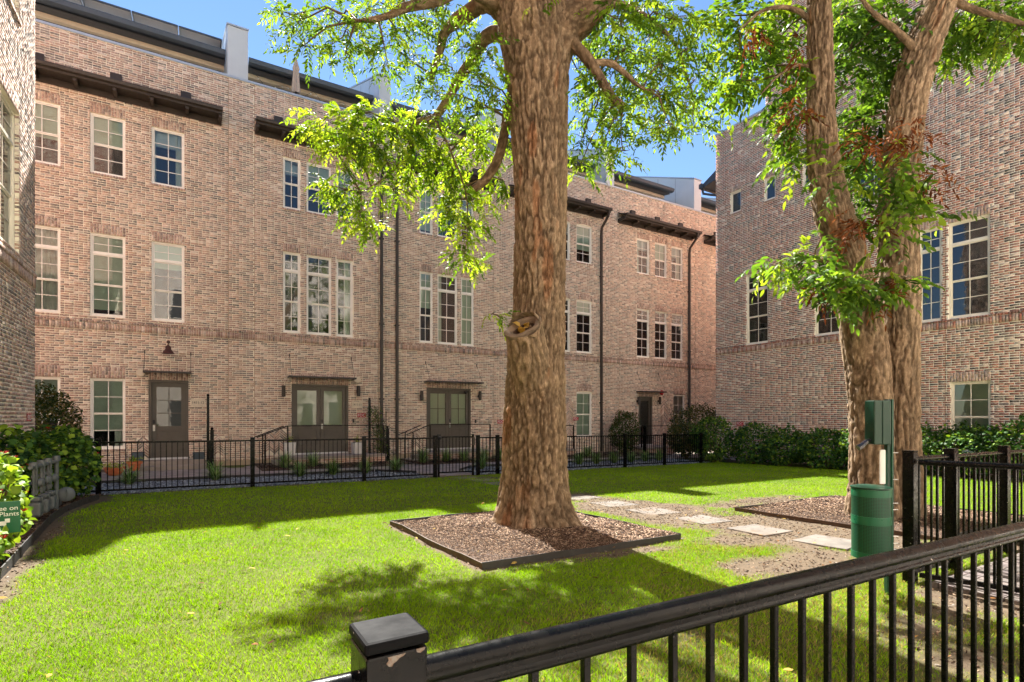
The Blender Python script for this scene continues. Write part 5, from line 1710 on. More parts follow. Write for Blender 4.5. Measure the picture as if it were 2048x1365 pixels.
# the station faces left of the lens: its plate runs along x
def wp(a, b, c): return np.array((wx, wy, 0)) + right * a + fwd * b + upv * c
ztop = CAMZ + (HY - 799) * 4.27 / FPX
MB().hexa([wp(-.027, -.02, wz - .05), wp(.027, -.02, wz - .05), wp(.027, .02, wz - .05), wp(-.027, .02, wz - .05)], [wp(-.027, -.02, ztop), wp(.027, -.02, ztop), wp(.027, .02, ztop), wp(-.027, .02, ztop)]).build('post', M['greend'], ws, bevel=.003)
MB().hexa([wp(.003, -.03, wz - .05), wp(.007, -.03, wz - .05), wp(.007, -.02, wz - .05), wp(.003, -.02, wz - .05)], [wp(.003, -.03, ztop), wp(.007, -.03, ztop), wp(.007, -.02, ztop), wp(.003, -.02, ztop)]).build('post_rib', M['green'], ws)
zz = lambda py: CAMZ + (HY - py) * 4.22 / FPX
MB().hexa([wp(-.165, -.07, zz(890)), wp(-.03, -.07, zz(890)), wp(-.03, .05, zz(890)), wp(-.165, .05, zz(890))], [wp(-.165, -.07, zz(801)), wp(-.03, -.07, zz(801)), wp(-.03, .05, zz(801)), wp(-.165, .05, zz(801))]).build('bag_dispenser', M['greend'], ws, bevel=.008)
MB().hexa([wp(-.10, -.076, zz(888)), wp(-.096, -.076, zz(888)), wp(-.096, -.0705, zz(888)), wp(-.10, -.0705, zz(888))], [wp(-.10, -.076, zz(803)), wp(-.096, -.076, zz(803)), wp(-.096, -.0705, zz(803)), wp(-.10, -.0705, zz(803))]).build('dispenser_seam', M['greend'], ws)
bg_ = [wp(-.15, -.02, zz(880)), wp(-.2, -.03, zz(884)), wp(-.235, -.03, zz(892)), wp(-.268, -.03, zz(897))]
MB().tube(bg_, [.012, .018, .022, .026], 7).build('hanging_bag', M['bag'], ws)
MB().hexa([wp(-.077, -.012, zz(971)), wp(-.033, -.012, zz(971)), wp(-.033, .0, zz(971)), wp(-.077, .0, zz(971))], [wp(-.077, -.012, zz(901)), wp(-.033, -.012, zz(901)), wp(-.033, .0, zz(901)), wp(-.077, .0, zz(901))]).build('white_sign', M['white'], ws, bevel=.01)
for py in (907, 961, 1009, 1022, 1076, 1090):
    MB().tube([wp(.015, -.025, zz(py)), wp(.052, -.03, zz(py))], .003, 6).build('bolt', M['steel'], ws)
kk = NT('perforated_green')
sxp = kk.n('SeparateXYZ', i_0=kk.coord('Object'))
mth = lambda op, a, b=0.0: kk.n('Math', operation=op, i_0=a, i_1=b).outputs[0]
uu = mth('MULTIPLY', mth('ARCTAN2', sxp.outputs[1], sxp.outputs[0]), .134 * math.pi / .011)
vv = mth('MULTIPLY', sxp.outputs[2], math.pi / .011)
hole = kk.ramp(mth('MULTIPLY', mth('SINE', mth('ADD', uu, vv)), mth('SINE', mth('SUBTRACT', uu, vv))), [(.08, 0.0), (.2, 1.0)])
cg = kk.mix(hole, srgb(12, 78, 52), srgb(3, 18, 14))
M['perf'] = kk.done(kk.princ(cg, .4, 0, None, .45))
bn = thing('waste_bin', tuple(wp(-.158, -.02, zz(1118))), 'perforated dark green waste bin mounted on the station post', 'bin')
bc = wp(-.158, -.02, 0)
def ringbin(r0, z0, z1, name, m, parent=bn, seg=40):
    MB().lathe((bc[0], bc[1], 0), [(r0, z0), (r0, z1), (r0 - .004, z1), (r0 - .004, z0)], seg).build(name, M[m], parent, smooth=True)
za, zb = zz(1118), zz(979)
ringbin(.134, za, zb, 'bin_body', 'perf')
ringbin(.137, za, za + .05, 'solid_band', 'green')
ringbin(.137, za + .27, za + .335, 'solid_band', 'green')
ringbin(.137, zb - .06, zb, 'solid_band', 'green')
MB().lathe((bc[0], bc[1], 0), [(.13, za + .005), (.13, za + .012), (.001, za + .012)], 30).build('bin_floor', M['greend'], bn)
ld = MB().lathe((bc[0], bc[1], 0), [(.143, zb + .004), (.143, zb + .014), (.11, zb + .022), (.001, zb + .03)], 40).build('lid', M['greend'], bn, smooth=True)
MB().tube([wp(-.02, -.03, zb - .02), wp(-.012, -.03, za + .05)], .006, 8).build('hinge_rod', M['steel'], bn)

# ------------------------------------------------------------------ gas meters and little sign at the left
gmx = -1.88
def gas_meter(y, label, k):
    z = gzl(gmx, y)
    t = thing('gas_meter', (gmx, y, z), label, 'gas meter', 'gas meters')
    MB().box(gmx - .06, gmx + .08, y - .085, y + .085, z + .12, z + .33).build('meter_body', M['pipe'], t, bevel=.035)
    MB().box(gmx - .045, gmx + .065, y - .07, y + .07, z + .335, z + .40).build('meter_head', M['pipe'], t, bevel=.02)
    MB().lathe((gmx + .066, y, z + .37), [(.04, 0), (.04, .015), (.032, .02)], 16, axis=(1, 0, 0)).build('dial', M['pipe'], t)
    for s in (-1, 1):
        MB().tube([(gmx, y + s * .07, z + .42), (gmx, y + s * .07, z + .52 + .1 * (s > 0)), (gmx, y + s * .09, z + .80)], .017, 10).lathe((gmx, y + s * .07, z + .45), [(.026, 0), (.026, .04)], 10).lathe((gmx, y + s * .085, z + .66), [(.026, 0), (.026, .04)], 10).build('riser_pipe', M['pipe'], t, smooth=True)
    MB().lathe((gmx + .05, y - .09, z + .60), [(.02, 0), (.06, .01), (.06, .05), (.03, .07)], 14, axis=(1, 0, 0)).build('regulator', M['pipe'], t, smooth=True)
gas_meter(9.75, 'nearest grey gas meter in the left bed', 0)
gas_meter(10.18, 'middle grey gas meter in the left bed', 1)
gas_meter(10.6, 'farthest grey gas meter of the row, beside a round cap', 2)
gm = thing('gas_manifold', (gmx, 10.2, .1), 'grey gas pipe manifold joining the meters', 'pipes')
MB().tube([(gmx, 9.5, .90), (gmx, 11.1, .87)], .028, 12).tube([(gmx, 11.1, .87), (gmx, 11.1, .02)], .03, 12).build('header_pipe', M['pipe'], gm, smooth=True)
MB().tube([(gmx - .2, 9.3, .60), (gmx - .2, 11.1, .58)], .026, 12).tube([(gmx - .33, 9.3, .5), (gmx - .33, 11.1, .48)], .026, 12).build('supply_pipe', M['pipe'], gm, smooth=True)
for y in (9.66, 10.1, 10.5, 11.1):
    MB().lathe((gmx, y, .87), [(.045, 0), (.05, .02), (.05, .07), (.045, .09)], 12).build('pipe_fitting', M['pipe'], gm, smooth=True)
cp = P(132, 989, 8.9)
rc_ = thing('regulator_disc', tuple(cp), 'round ribbed grey regulator disc at the end of the gas meters', 'gas regulator')
MB().lathe(cp, [(.06, 0), (.115, .01), (.12, .03), (.1, .05), (.03, .06)], 26, axis=(.25, -.95, .1)).build('disc', M['pipe'], rc_, smooth=True)
MB().bar(cp + np.array((.02, -.066, -.09)), cp + np.array((.02, -.066, .09)), .02, .02).build('disc_rib', M['pipe'], rc_)
MB().tube([cp + np.array((0, .03, 0)), cp + np.array((-.1, .2, 0)), cp + np.array((-.12, .25, -.55))], .022, 8).build('inlet_pipe', M['pipe'], rc_, smooth=True)
c0 = P(4, 1036, 5.08)
sgn = thing('yard_sign', (c0[0], c0[1], gzl(c0[0], c0[1])), 'small green yard sign with white writing among the left leaves', 'sign')
ang = HEAD - R(90) + R(38)
WS = frame_of((c0[0], c0[1], 0), (math.cos(ang), math.sin(ang), 0), (math.sin(ang), -math.cos(ang), 0))
MB().lbox(WS, -.13, .13, c0[2] - .15, c0[2] + .15, -.003, .003).build('sign_plate', M['green'], sgn, bevel=.001)
text_mesh('Pee on', .06, WS, .03, c0[2] + .085, .0035, 'white', sgn)
text_mesh('Plants', .06, WS, .05, c0[2] + .03, .0035, 'white', sgn)
MB().lbox(WS, -.06, .03, c0[2] - .075, c0[2] - .035, .0031, .0045).lbox(WS, -.055, -.043, c0[2] - .115, c0[2] - .075, .0031, .0045).lbox(WS, .012, .024, c0[2] - .115, c0[2] - .075, .0031, .0045).lbox(WS, .02, .055, c0[2] - .05, c0[2] - .012, .0031, .0045).build('dog_pictogram', M['white'], sgn)
MB().tube([WS(0, c0[2] - .15, 0), WS(0, gzl(c0[0], c0[1]) - .05, 0)], .008, 8).build('stake', M['greend'], sgn)

# ------------------------------------------------------------------ shrubs
LG = [srgb(112, 142, 44), srgb(136, 164, 56), srgb(88, 122, 40)]
DG = [srgb(44, 76, 34), srgb(58, 92, 40), srgb(70, 104, 48)]
HG = [srgb(38, 58, 30), srgb(50, 70, 34), srgb(84, 92, 44), srgb(110, 100, 60)]
shrub('flowering_shrub', 'sunlit light green flowering shrub at the left edge, around the green sign', 'flowering shrubs with red blooms', (-1.74, 7.3, .12), .27, .42, 1.0, 640, .085, .95, LG, 1, 16)
shrub('flowering_shrub', 'sunlit flowering shrub at the lower left corner', 'flowering shrubs with red blooms', (-1.62, 6.4, .15), .15, .3, .42, 240, .08, .95, LG, 2, 6)
shrub('flowering_shrub', 'big leafy green shrub behind the gas meters', 'flowering shrubs with red blooms', (-2.1, 12.3, 0), .58, .85, 1.25, 2600, .095, .95, LG + DG, 3, 10)
shrub('flowering_shrub', 'leafy green shrub between the brick wall and the gas meters', 'flowering shrubs with red blooms', (-2.45, 10.9, .03), .3, .7, 1.25, 1100, .095, .95, LG + DG, 4, 6)
shrub('evergreen_shrub', 'dark rounded evergreen shrub under the left ground-floor window', 'dark evergreen shrubs', (fx(92, 16.6), 16.6, -.02), .72, .75, 2.3, 6500, .075, .6, HG, 5)
shrub('evergreen_shrub', 'rounded evergreen shrub left of the far narrow door', 'dark evergreen shrubs', (fx(1250, 18.7), 18.7, -.15), .75, .6, 1.9, 5000, .075, .6, HG + DG, 6)
shrub('evergreen_shrub', 'dark evergreen hedge mass at the corner of the right building', 'dark evergreen shrubs', (fx(1400, 16.0), 16.0, -.16), 1.3, 1.3, 2.1, 6500, .085, .6, HG, 7)
shrub('evergreen_shrub', 'low dark evergreen hedge before the corner, against the far fence', 'dark evergreen shrubs', (fx(1372, 15.2), 15.2, -.16), .8, .7, 1.35, 3600, .08, .6, HG, 8)
rowy = [(13.6, 1.75, 'nearest the far corner'), (12.2, 1.45, 'second from the far corner'), (10.9, 1.25, 'third from the far corner'), (9.6, 1.3, 'fourth from the far corner'), (8.4, 1.35, 'just left of the forked trunk'), (7.1, 1.35, 'behind the forked trunk'),
        (5.9, 1.4, 'just right of the forked trunk'), (4.7, 1.5, 'below the green-blind window'), (3.5, 1.3, 'at the right edge')]
for i, (y, h, w_) in enumerate(rowy):
    x = 17.55 - (.5 if i == 0 else 0)
    shrub('wall_shrub', 'leafy green shrub along the right brick wall, ' + w_, 'shrubs along the right wall', (x, y, float(zg(x, y)) - .02), .85, .85, h, 2300, .095, .8, DG + LG[:1], 20 + i, 0, .05, .5)
# climbing vine by the double doors
vx, vy = fx(757, 19.1), 19.1
vt = thing('climbing_vine', (vx, vy, 0), 'climbing vine on a dark trellis between two ball-topped posts', 'vine')
q = np.random.default_rng(91)
n = 1500
p = np.stack([vx + q.normal(size=n) * .17, vy + q.normal(size=n) * .12, q.uniform(.0, 1.95, n)], -1)
p[:, 0] -= (p[:, 2] - .9) * .18
V, F = leaf_arrays(p, q.normal(size=(n, 3)) + np.array((0, -.4, -.3)), np.tile((0., -.6, .8), (n, 1)) + q.normal(size=(n, 3)) * .5, q.uniform(.035, .07, n), q.uniform(.02, .045, n))
o = fast('foliage', V, F, M['leaf_shrub'], vt, np.repeat(np.array(DG + HG + LG[:1])[q.integers(0, 8, n)], 6, axis=0)); o['kind'] = 'stuff'
MB().tube([(vx, vy, -.05), (vx - .05, vy, .8), (vx - .12, vy, 1.8)], [.02, .015, .006], 7).tube([(vx + .05, vy, -.05), (vx + .1, vy, .7), (vx - .02, vy, 1.5)], [.016, .012, .005], 7).build('stems', M['stem'], vt)
tb = MB()
for s in (-.3, 0, .3): tb.bar((vx + s, vy + .06, -.05), (vx + s, vy + .06, 1.75), .02)
for z in (.4, .9, 1.4): tb.bar((vx - .3, vy + .075, z), (vx + .3, vy + .075, z), .015)
tb.build('trellis', M['black'], vt)
# ================================================================== trees
def bark_mat():
    k = NT('rough_bark')
    a = k.n('Attribute', attribute_name='col').outputs['Color']
    v = k.mapping((1, 1, 0.4))
    n1 = k.noise(46, 6, 0.75, v)
    n2 = k.noise(110, 4, 0.7, v)
    c = k.mix(1.0, a, k.ramp(n1, [(0.28, 0.6), (0.72, 1.4)]), 'MULTIPLY')
    h = k.n('Math', operation='ADD', i_0=n1, i_1=k.n('Math', operation='MULTIPLY', i_0=n2, i_1=0.4).outputs[0]).outputs[0]
    return k.done(k.princ(c, 0.92, 0, k.bump(h, 1.0, 0.03), 0.15))
M['bark'] = bark_mat()
M['cutwood'] = simple('weathered_cut_wood', srgb(112, 96, 80), 0.9, var=0.25, scale=14, bump=0.006, bscale=50)

def catmull(pts, n):
    pts = np.asarray(pts, float)
    m = len(pts)
    pp = np.vstack([2 * pts[0] - pts[1], pts, 2 * pts[-1] - pts[-2]])
    out = []
    for s in np.linspace(0, m - 1, n):
        i = min(int(s), m - 2); f = s - i
        a, b, c, d = pp[i], pp[i + 1], pp[i + 2], pp[i + 3]
        out.append(0.5 * (2 * b + (c - a) * f + (2 * a - 5 * b + 4 * c - d) * f ** 2 + (3 * b - a - 3 * c + d) * f ** 3))
    return np.array(out)
BARKC = np.array([srgb(150, 128, 102), srgb(124, 102, 80), srgb(184, 162, 134)])
def limb(name, parent, pts, rad, rows, seg, amp=0.02, kf=8.0, seed=1, flare=None, cap=True, bump_at=None):
    """barked limb along a path; plates and furrows are displaced geometry"""
    C = catmull(np.column_stack([pts, rad]), rows)
    ctr, rr = C[:, :3], np.maximum(C[:, 3], .003)
    T = unit(np.gradient(ctr, axis=0))
    ref = np.array((0.3, 0.95, 0.05)) if abs(T[:, 2]).mean() > .5 else np.array((0., 0., 1.))
    X = unit(np.cross(T, ref)); Yv = np.cross(T, X)
    s = np.concatenate([[0], np.cumsum(np.linalg.norm(np.diff(ctr, axis=0), axis=1))])
    th = np.linspace(0, 2 * math.pi, seg, endpoint=False)
    ct, st = np.cos(th)[None, :], np.sin(th)[None, :]
    rref = max(rr.mean(), .03)
    q = np.stack([ct * rref * np.ones((rows, 1)), st * rref * np.ones((rows, 1)), s[:, None] * np.ones((1, seg))], -1)
    warp = (fbm(q * np.array((3, 3, 2.)) + 7, 2, seed + 50) - .5) * .35
    n1 = fbm(q * np.array((kf, kf, kf * .26)) + warp[..., None] + seed * 3.1, 3, seed)
    n2 = fbm(q * np.array((kf * 2.6, kf * 2.6, kf * 1.3)) + seed, 3, seed + 9)
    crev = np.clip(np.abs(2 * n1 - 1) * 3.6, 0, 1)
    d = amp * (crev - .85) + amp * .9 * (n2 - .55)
    R_ = rr[:, None] + d
    if flare is not None: R_ = R_ + flare(th[None, :], s[:, None])
    V = ctr[:, None, :] + X[:, None, :] * (ct * R_)[..., None] + Yv[:, None, :] * (st * R_)[..., None]
    id_ = np.arange(rows * seg).reshape(rows, seg)
    nx = np.roll(id_, -1, axis=1)
    F = np.stack([id_[:-1], nx[:-1], nx[1:], id_[1:]], -1).reshape(-1, 4)
    low = fbm(q * np.array((2.2, 2.2, .9)) + 31, 3, seed + 70)
    pt = fbm(q * np.array((5, 5, 1.3)) + 77, 3, seed + 90)
    c = BARKC[1] + (BARKC[0] - BARKC[1]) * np.clip(low * 2 - .5, 0, 1)[..., None]
    c = c + (BARKC[2] - c) * np.clip(n2 * 2.2 - .9, 0, 1)[..., None] * .7
    c = c + (np.array(srgb(150, 92, 52)) - c) * np.clip((pt - .68) * 6, 0, .45)[..., None]
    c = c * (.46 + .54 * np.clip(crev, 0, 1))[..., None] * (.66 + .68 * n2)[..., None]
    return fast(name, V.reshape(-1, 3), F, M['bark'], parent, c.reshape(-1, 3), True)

def pinnate(base, D, length, pairs, L, Wd, cols, r, droop=.35):
    """compound leaves: leaflets in pairs along a drooping midrib plus one at the tip"""
    n = len(base)
    D = unit(D)
    up = np.tile((0., 0., 1.), (n, 1))
    S = unit(np.cross(D, up) + r.normal(size=(n, 3)) * .25)
    Vs, Fs, Cs, k0 = [], [], [], 0
    cc = np.array(cols)[r.integers(0, len(cols), n)] * r.uniform(.72, 1.3, (n, 1))
    def put(p, d, u, l, w):
        nonlocal k0
        V, F = leaf_arrays(p, d, u, l, w, .16, .18)
        Vs.append(V); Fs.append(F + k0); k0 += len(V)
        Cs.append(np.repeat(cc * r.uniform(.85, 1.18, (n, 1)), 6, axis=0))
    pos = lambda f: base + D * (length * f)[:, None] + np.array((0, 0, -1.)) * (droop * length * f * f)[:, None]
    U = unit(up + r.normal(size=(n, 3)) * .5)
    for j in range(pairs):
        f = np.full(n, (j + .9) / (pairs + .6))
        sz = (.75 + .45 * math.sin(math.pi * (j + .7) / pairs))
        for sgn in (-1, 1):
            dd = S * sgn * .85 + D * .55 + np.array((0, 0, -.28)) + r.normal(size=(n, 3)) * .16
            put(pos(f), dd, unit(U + r.normal(size=(n, 3)) * .3), L * sz * r.uniform(.8, 1.15, n), Wd * sz * r.uniform(.8, 1.15, n))
    put(pos(np.ones(n)), D + np.array((0, 0, -.6)), U, L * r.uniform(.85, 1.2, n), Wd * r.uniform(.85, 1.2, n))
    return np.concatenate(Vs), np.concatenate(Fs), np.concatenate(Cs)
RIGHT3 = np.array((RT[0], RT[1], 0.)); FWD3 = np.array((FW[0], FW[1], 0.))
def crown(tree, name, clusters, L, Wd, pairs, length, cols, seed, dens=1.0, mat='leaf', limbs=None, twigs=True, droop=.35):
    """clusters: (centre xyz, rx, ry, rz, number of compound leaves)"""
    r = np.random.default_rng(seed)
    B, D, tw = [], [], MB()
    allp = np.concatenate(limbs) if limbs else None
    for (c, rx, rz_, ry, n) in clusters:
        n = max(3, int(n * dens))
        u = unit(r.normal(size=(n, 3))) * (r.random((n, 1)) ** .5)
        p = c + RIGHT3 * (u[:, :1] * rx) + FWD3 * (u[:, 1:2] * ry) + np.array((0, 0, 1.)) * (u[:, 2:] * rz_)
        out = unit(RIGHT3 * u[:, :1] + FWD3 * u[:, 1:2] + np.array((0, 0, 1.)) * u[:, 2:] * .5 + r.normal(size=(n, 3)) * .45 + np.array((0, 0, -.25)))
        B.append(p); D.append(out)
        if twigs:
            if allp is not None:
                j = np.argmin(np.linalg.norm(allp - c, axis=1))
                a = allp[j]
                dist = np.linalg.norm(c - a)
                if dist < 3.5:
                    m1 = a + (c - a) * .4 + np.array((0, 0, .10 * dist)) + r.normal(size=3) * .05 * dist
                    m2 = a + (c - a) * .75 + np.array((0, 0, .06 * dist)) + r.normal(size=3) * .05 * dist
                    tw.tube([a, m1, m2, c], [.012 + .006 * dist, .012, .009, .006], 6)
            for q in range(0, n, 3):
                mid = (c + p[q]) / 2 + r.normal(size=3) * .04
                tw.tube([c + r.normal(size=3) * .02, mid, p[q]], [.006, .004, .002], 4, cap=False)
    B = np.concatenate(B); D = np.concatenate(D)
    V, F, C = pinnate(B, D, length * r.uniform(.7, 1.25, len(B)), pairs, L, Wd, cols, r, droop)
    o = fast(name, V, F, M[mat], tree, C)
    o['kind'] = 'stuff'
    if twigs and tw.v: tw.build('twigs', M['twig'], tree, smooth=True)['kind'] = 'stuff'
    return o
M['twig'] = simple('twig_bark', srgb(98, 82, 62), .9, var=.25, scale=20)
def CL(px, py, t, rx, ry, n, rz=None):
    k = t / FPX
    return (P(px, py, t), rx * k, ry * k, (rz if rz is not None else .75 * rx * k), n)
def path(*q): return np.array([P(a, b, t) for (a, b, t) in q])

# ------------------------------------------------------------------ the big tree in the lawn
TD = 7.36
base = P(1078, 1050, TD)
t1 = thing('pecan_tree', (base[0], base[1], float(zg(base[0], base[1]))), 'big pecan tree with a hollow branch stub, standing in the square mulch bed', 'tree')
kx = TD / FPX
prof = [(1078, 1085, 80), (1076, 1058, 76), (1073, 1020, 69), (1071, 960, 64), (1071, 900, 63), (1071, 820, 61), (1073, 740, 58), (1075, 680, 56), (1078, 620, 52), (1079, 540, 52), (1080, 440, 51.5), (1079, 330, 54), (1075, 220, 59), (1072, 120, 66), (1068, 60, 72), (1058, -20, 66), (1045, -150, 55), (1030, -330, 46), (1020, -560, 34)]
def flare1(th, s):
    return .32 * np.exp(-s / .26) * (0.42 + .58 * np.cos(th * 5 + 1.0 + .5 * np.sin(th * 2))) + .05 * np.exp(-s / .5) + .03 * np.exp(-s / 1.0) * np.cos(th * 4 + .4) + .012 * np.cos(th * 3 + s * .7)
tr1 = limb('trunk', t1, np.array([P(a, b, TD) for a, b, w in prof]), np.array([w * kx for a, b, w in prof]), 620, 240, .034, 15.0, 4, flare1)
L1 = {}
def br(key, pts, r0, r1, parent, seed, rows=60, seg=18, amp=.008):
    p = path(*pts)
    rad = np.linspace(r0, r1, len(p))
    limb('branch', parent, p, rad, rows, seg, amp, 16, seed)
    L1[key] = catmull(p, 24)
br('a', [(1090, 130, 7.35), (1130, 60, 7.3), (1175, 20, 7.2), (1220, -60, 7.0), (1290, -200, 6.8)], .30, .16, t1, 11, 90, 60, .02)
br('b', [(1020, 40, 7.4), (975, 8, 7.5), (935, 28, 7.6), (905, 48, 7.7), (890, 66, 7.8), (880, 100, 7.9), (868, 140, 8.0), (862, 168, 8.1)], .13, .035, t1, 12, 90, 26, .012)
br('c', [(1000, 10, 7.3), (930, -20, 7.0), (870, 2, 6.9), (810, 16, 6.8), (782, 30, 6.8), (745, 40, 6.8), (712, 42, 6.8)], .10, .02, t1, 13)
br('d', [(1020, 75, 7.5), (985, 68, 7.7), (958, 92, 7.9), (944, 122, 8.1), (918, 158, 8.3), (895, 200, 8.5), (868, 236, 8.7), (836, 245, 8.8), (824, 262, 8.9), (822, 305, 8.9), (800, 328, 8.9), (762, 362, 8.9), (722, 386, 8.9)], .11, .012, t1, 14, 140, 22)
br('e', [(1045, 190, 7.4), (1020, 212, 7.5), (1010, 262, 7.6), (996, 318, 7.7), (972, 358, 7.8), (948, 378, 7.85)], .085, .06, t1, 15, 70, 22, .012)
br('f', [(1120, 70, 7.3), (1150, 92, 7.2), (1178, 122, 7.1), (1202, 160, 7.05), (1226, 196, 7.0), (1246, 213, 7.0)], .09, .05, t1, 16, 70, 22, .012)
br('g', [(1185, 126, 7.1), (1222, 128, 7.1), (1248, 146, 7.1), (1270, 166, 7.1), (1290, 180, 7.1)], .05, .02, t1, 17)
br('h', [(1175, 20, 7.2), (1240, 10, 7.5), (1300, 40, 7.8), (1350, 90, 8.0), (1380, 170, 8.2)], .07, .015, t1, 18)
br('i', [(822, 305, 8.9), (823, 340, 8.9), (815, 380, 8.9), (818, 420, 8.9)], .018, .006, t1, 19, 30, 8, .002)
br('j', [(722, 386, 8.9), (724, 420, 8.9), (728, 462, 8.9)], .012, .005, t1, 20, 30, 8, .002)
br('k', [(868, 236, 8.7), (900, 300, 8.6), (930, 380, 8.6), (935, 450, 8.6), (928, 520, 8.6)], .022, .005, t1, 21, 40, 8, .002)
br('l', [(1045, -150, 7.36), (960, -260, 8.0), (880, -330, 8.6), (800, -380, 9.2)], .2, .06, t1, 22)
br('m', [(1290, -200, 6.8), (1380, -330, 6.8), (1450, -420, 7.2)], .15, .05, t1, 23)
br('n', [(1030, -330, 7.36), (1000, -520, 6.6), (980, -700, 5.8)], .18, .05, t1, 24)
# hollow stub with yellow leaves
sc = P(1047, 657, TD - .47)
ax = unit(np.array(-FWD3 * .62 - RIGHT3 * .30 + np.array((0, 0, .72))))
q0 = Vector((0, 0, 1)).rotation_difference(Vector(ax))
V, F = [], []
limb('branch_collar', t1, np.array([P(1078, 840, TD - .05), P(1068, 770, TD - .16), P(1056, 708, TD - .33), np.array(sc) - ax * .05, np.array(sc) + ax * .015]), np.array([.30, .285, .265, .245, .235]), 70, 110, .028, 15.0, 8, None)
ringp = [(.236, -.03, 1), (.25, .0, 1), (.24, .035, 1), (.205, .045, 1), (.17, .03, 1), (.15, -.02, 1)]
cavp = [(.152, -.015), (.14, -.07), (.10, -.13), (.001, -.14)]
seg = 48
rr_ = np.random.default_rng(3)
for i, (r0, z, _) in enumerate(ringp):
    for k in range(seg):
        a = 2 * math.pi * k / seg
        w = r0 * (1 + .10 * math.cos(a * 2 + .5) + .05 * math.cos(a * 5) + rr_.uniform(-.02, .02)) * .98
        p = Vector(sc) + q0 @ Vector((w * math.cos(a) * 1.0, w * math.sin(a) * .86, z + rr_.uniform(-.004, .004)))
        V.append(p)
for i in range(len(ringp) - 1):
    for k in range(seg): F.append((i * seg + k, i * seg + (k + 1) % seg, (i + 1) * seg + (k + 1) % seg, (i + 1) * seg + k))
stub = MB().add(V, F).build('hollow_stub', M['cutwood'], t1, smooth=True)
stub['label'] = 'ring-shaped hollow branch stub'
V, F = [], []
for (r0, z) in cavp:
    for k in range(seg):
        a = 2 * math.pi * k / seg
        V.append(Vector(sc) + q0 @ Vector((r0 * math.cos(a), r0 * math.sin(a) * .86, z)))
for i in range(3):
    for k in range(seg): F.append((i * seg + k, i * seg + (k + 1) % seg, (i + 1) * seg + (k + 1) % seg, (i + 1) * seg + k))
MB().add(V, F).build('stub_cavity', M['soil'], t1, smooth=True)
rr_ = np.random.default_rng(5)
n = 9
pp_ = np.array([Vector(sc) + q0 @ Vector((rr_.uniform(-.08, .1), rr_.uniform(-.07, .07), rr_.uniform(-.06, .0))) for _ in range(n)])
V, F = leaf_arrays(pp_, rr_.normal(size=(n, 3)) + ax * .6, np.tile(ax, (n, 1)) + rr_.normal(size=(n, 3)) * .5, rr_.uniform(.08, .13, n), rr_.uniform(.05, .09, n), .3, .1)
fast('yellow_leaves', V, F, M['leaf'], t1, np.repeat(np.array([srgb(176, 140, 62), srgb(196, 164, 92)])[rr_.integers(0, 2, n)], 6, axis=0))
limbs1 = list(L1.values())
# foliage against the facade and sky, left of the trunk
YG = [srgb(120, 152, 42), srgb(140, 168, 52), srgb(98, 130, 38), srgb(154, 176, 64), srgb(82, 114, 36)]
MG = [srgb(92, 124, 42), srgb(110, 142, 48), srgb(76, 108, 36), srgb(128, 156, 56)]
left = [(640, 250, 45, 28, 34), (700, 255, 55, 34, 44), (760, 240, 55, 30, 40), (690, 300, 45, 24, 28), (745, 290, 50, 26, 32), (800, 262, 40, 26, 26), (845, 272, 40, 28, 26), (650, 372, 28, 20, 16), (690, 380, 45, 30, 30), (725, 425, 42, 30, 26),
        (745, 458, 26, 18, 12), (790, 330, 42, 30, 26), (785, 380, 42, 32, 26), (845, 330, 45, 40, 32), (880, 300, 45, 36, 30), (905, 350, 50, 45, 40), (955, 300, 45, 50, 38), (985, 260, 38, 46, 30), (945, 400, 45, 40, 32), (900, 420, 40, 32, 22),
        (930, 455, 36, 34, 22), (925, 510, 26, 28, 15), (945, 530, 24, 16, 8), (1000, 360, 24, 40, 16), (860, 232, 40, 24, 20), (715, 230, 40, 18, 18)]
crown(t1, 'foliage', [CL(a, b, 8.75 + .25 * math.sin(a * .1), c, d, e) for a, b, c, d, e in left], .088, .032, 5, .26, YG, 41, 1.3, limbs=limbs1)
top = [(560, 22, 34, 22, 12), (600, 40, 45, 34, 22), (610, 90, 26, 30, 10), (660, 30, 50, 30, 26), (655, 95, 34, 26, 13), (700, 70, 44, 34, 22), (740, 20, 50, 30, 26), (745, 100, 44, 32, 20), (790, 60, 44, 40, 24), (830, 110, 40, 34, 18), (800, 10, 60, 24, 26),
       (850, 40, 36, 34, 16), (870, 10, 60, 20, 24), (690, 112, 28, 18, 8), (775, 128, 28, 22, 8), (840, 165, 26, 26, 10), (930, 95, 34, 40, 18), (905, 140, 34, 36, 16), (960, 160, 40, 40, 24), (985, 200, 34, 50, 24), (935, 215, 34, 40, 18), (915, 60, 30, 30, 10), (880, 190, 26, 30, 10), (975, 110, 30, 36, 14)]
crown(t1, 'foliage', [CL(a, b, 7.4 + .5 * math.sin(a * .07), c, d, e) for a, b, c, d, e in top], .075, .024, 6, .26, MG, 42, 1.15, limbs=limbs1)
rgt = [(1160, 120, 36, 40, 22), (1190, 60, 44, 40, 28), (1240, 40, 50, 40, 30), (1250, 100, 50, 40, 28), (1300, 70, 50, 44, 32), (1350, 40, 50, 40, 28), (1370, 100, 46, 44, 28), (1320, 130, 50, 40, 28), (1220, 170, 44, 40, 24), (1270, 200, 48, 36, 26), (1320, 190, 46, 40, 26),
       (1370, 215, 40, 32, 20), (1390, 262, 26, 30, 11), (1340, 250, 34, 24, 12), (1230, 240, 40, 34, 18), (1185, 220, 36, 40, 18), (1165, 275, 26, 34, 12), (1205, 290, 30, 26, 12), (1160, 335, 22, 24, 9), (1245, 300, 34, 20, 10), (1290, 245, 34, 26, 12), (1180, 180, 30, 34, 14), (1390, 160, 30, 34, 14), (1290, 15, 60, 22, 26), (1215, 15, 50, 22, 22)]
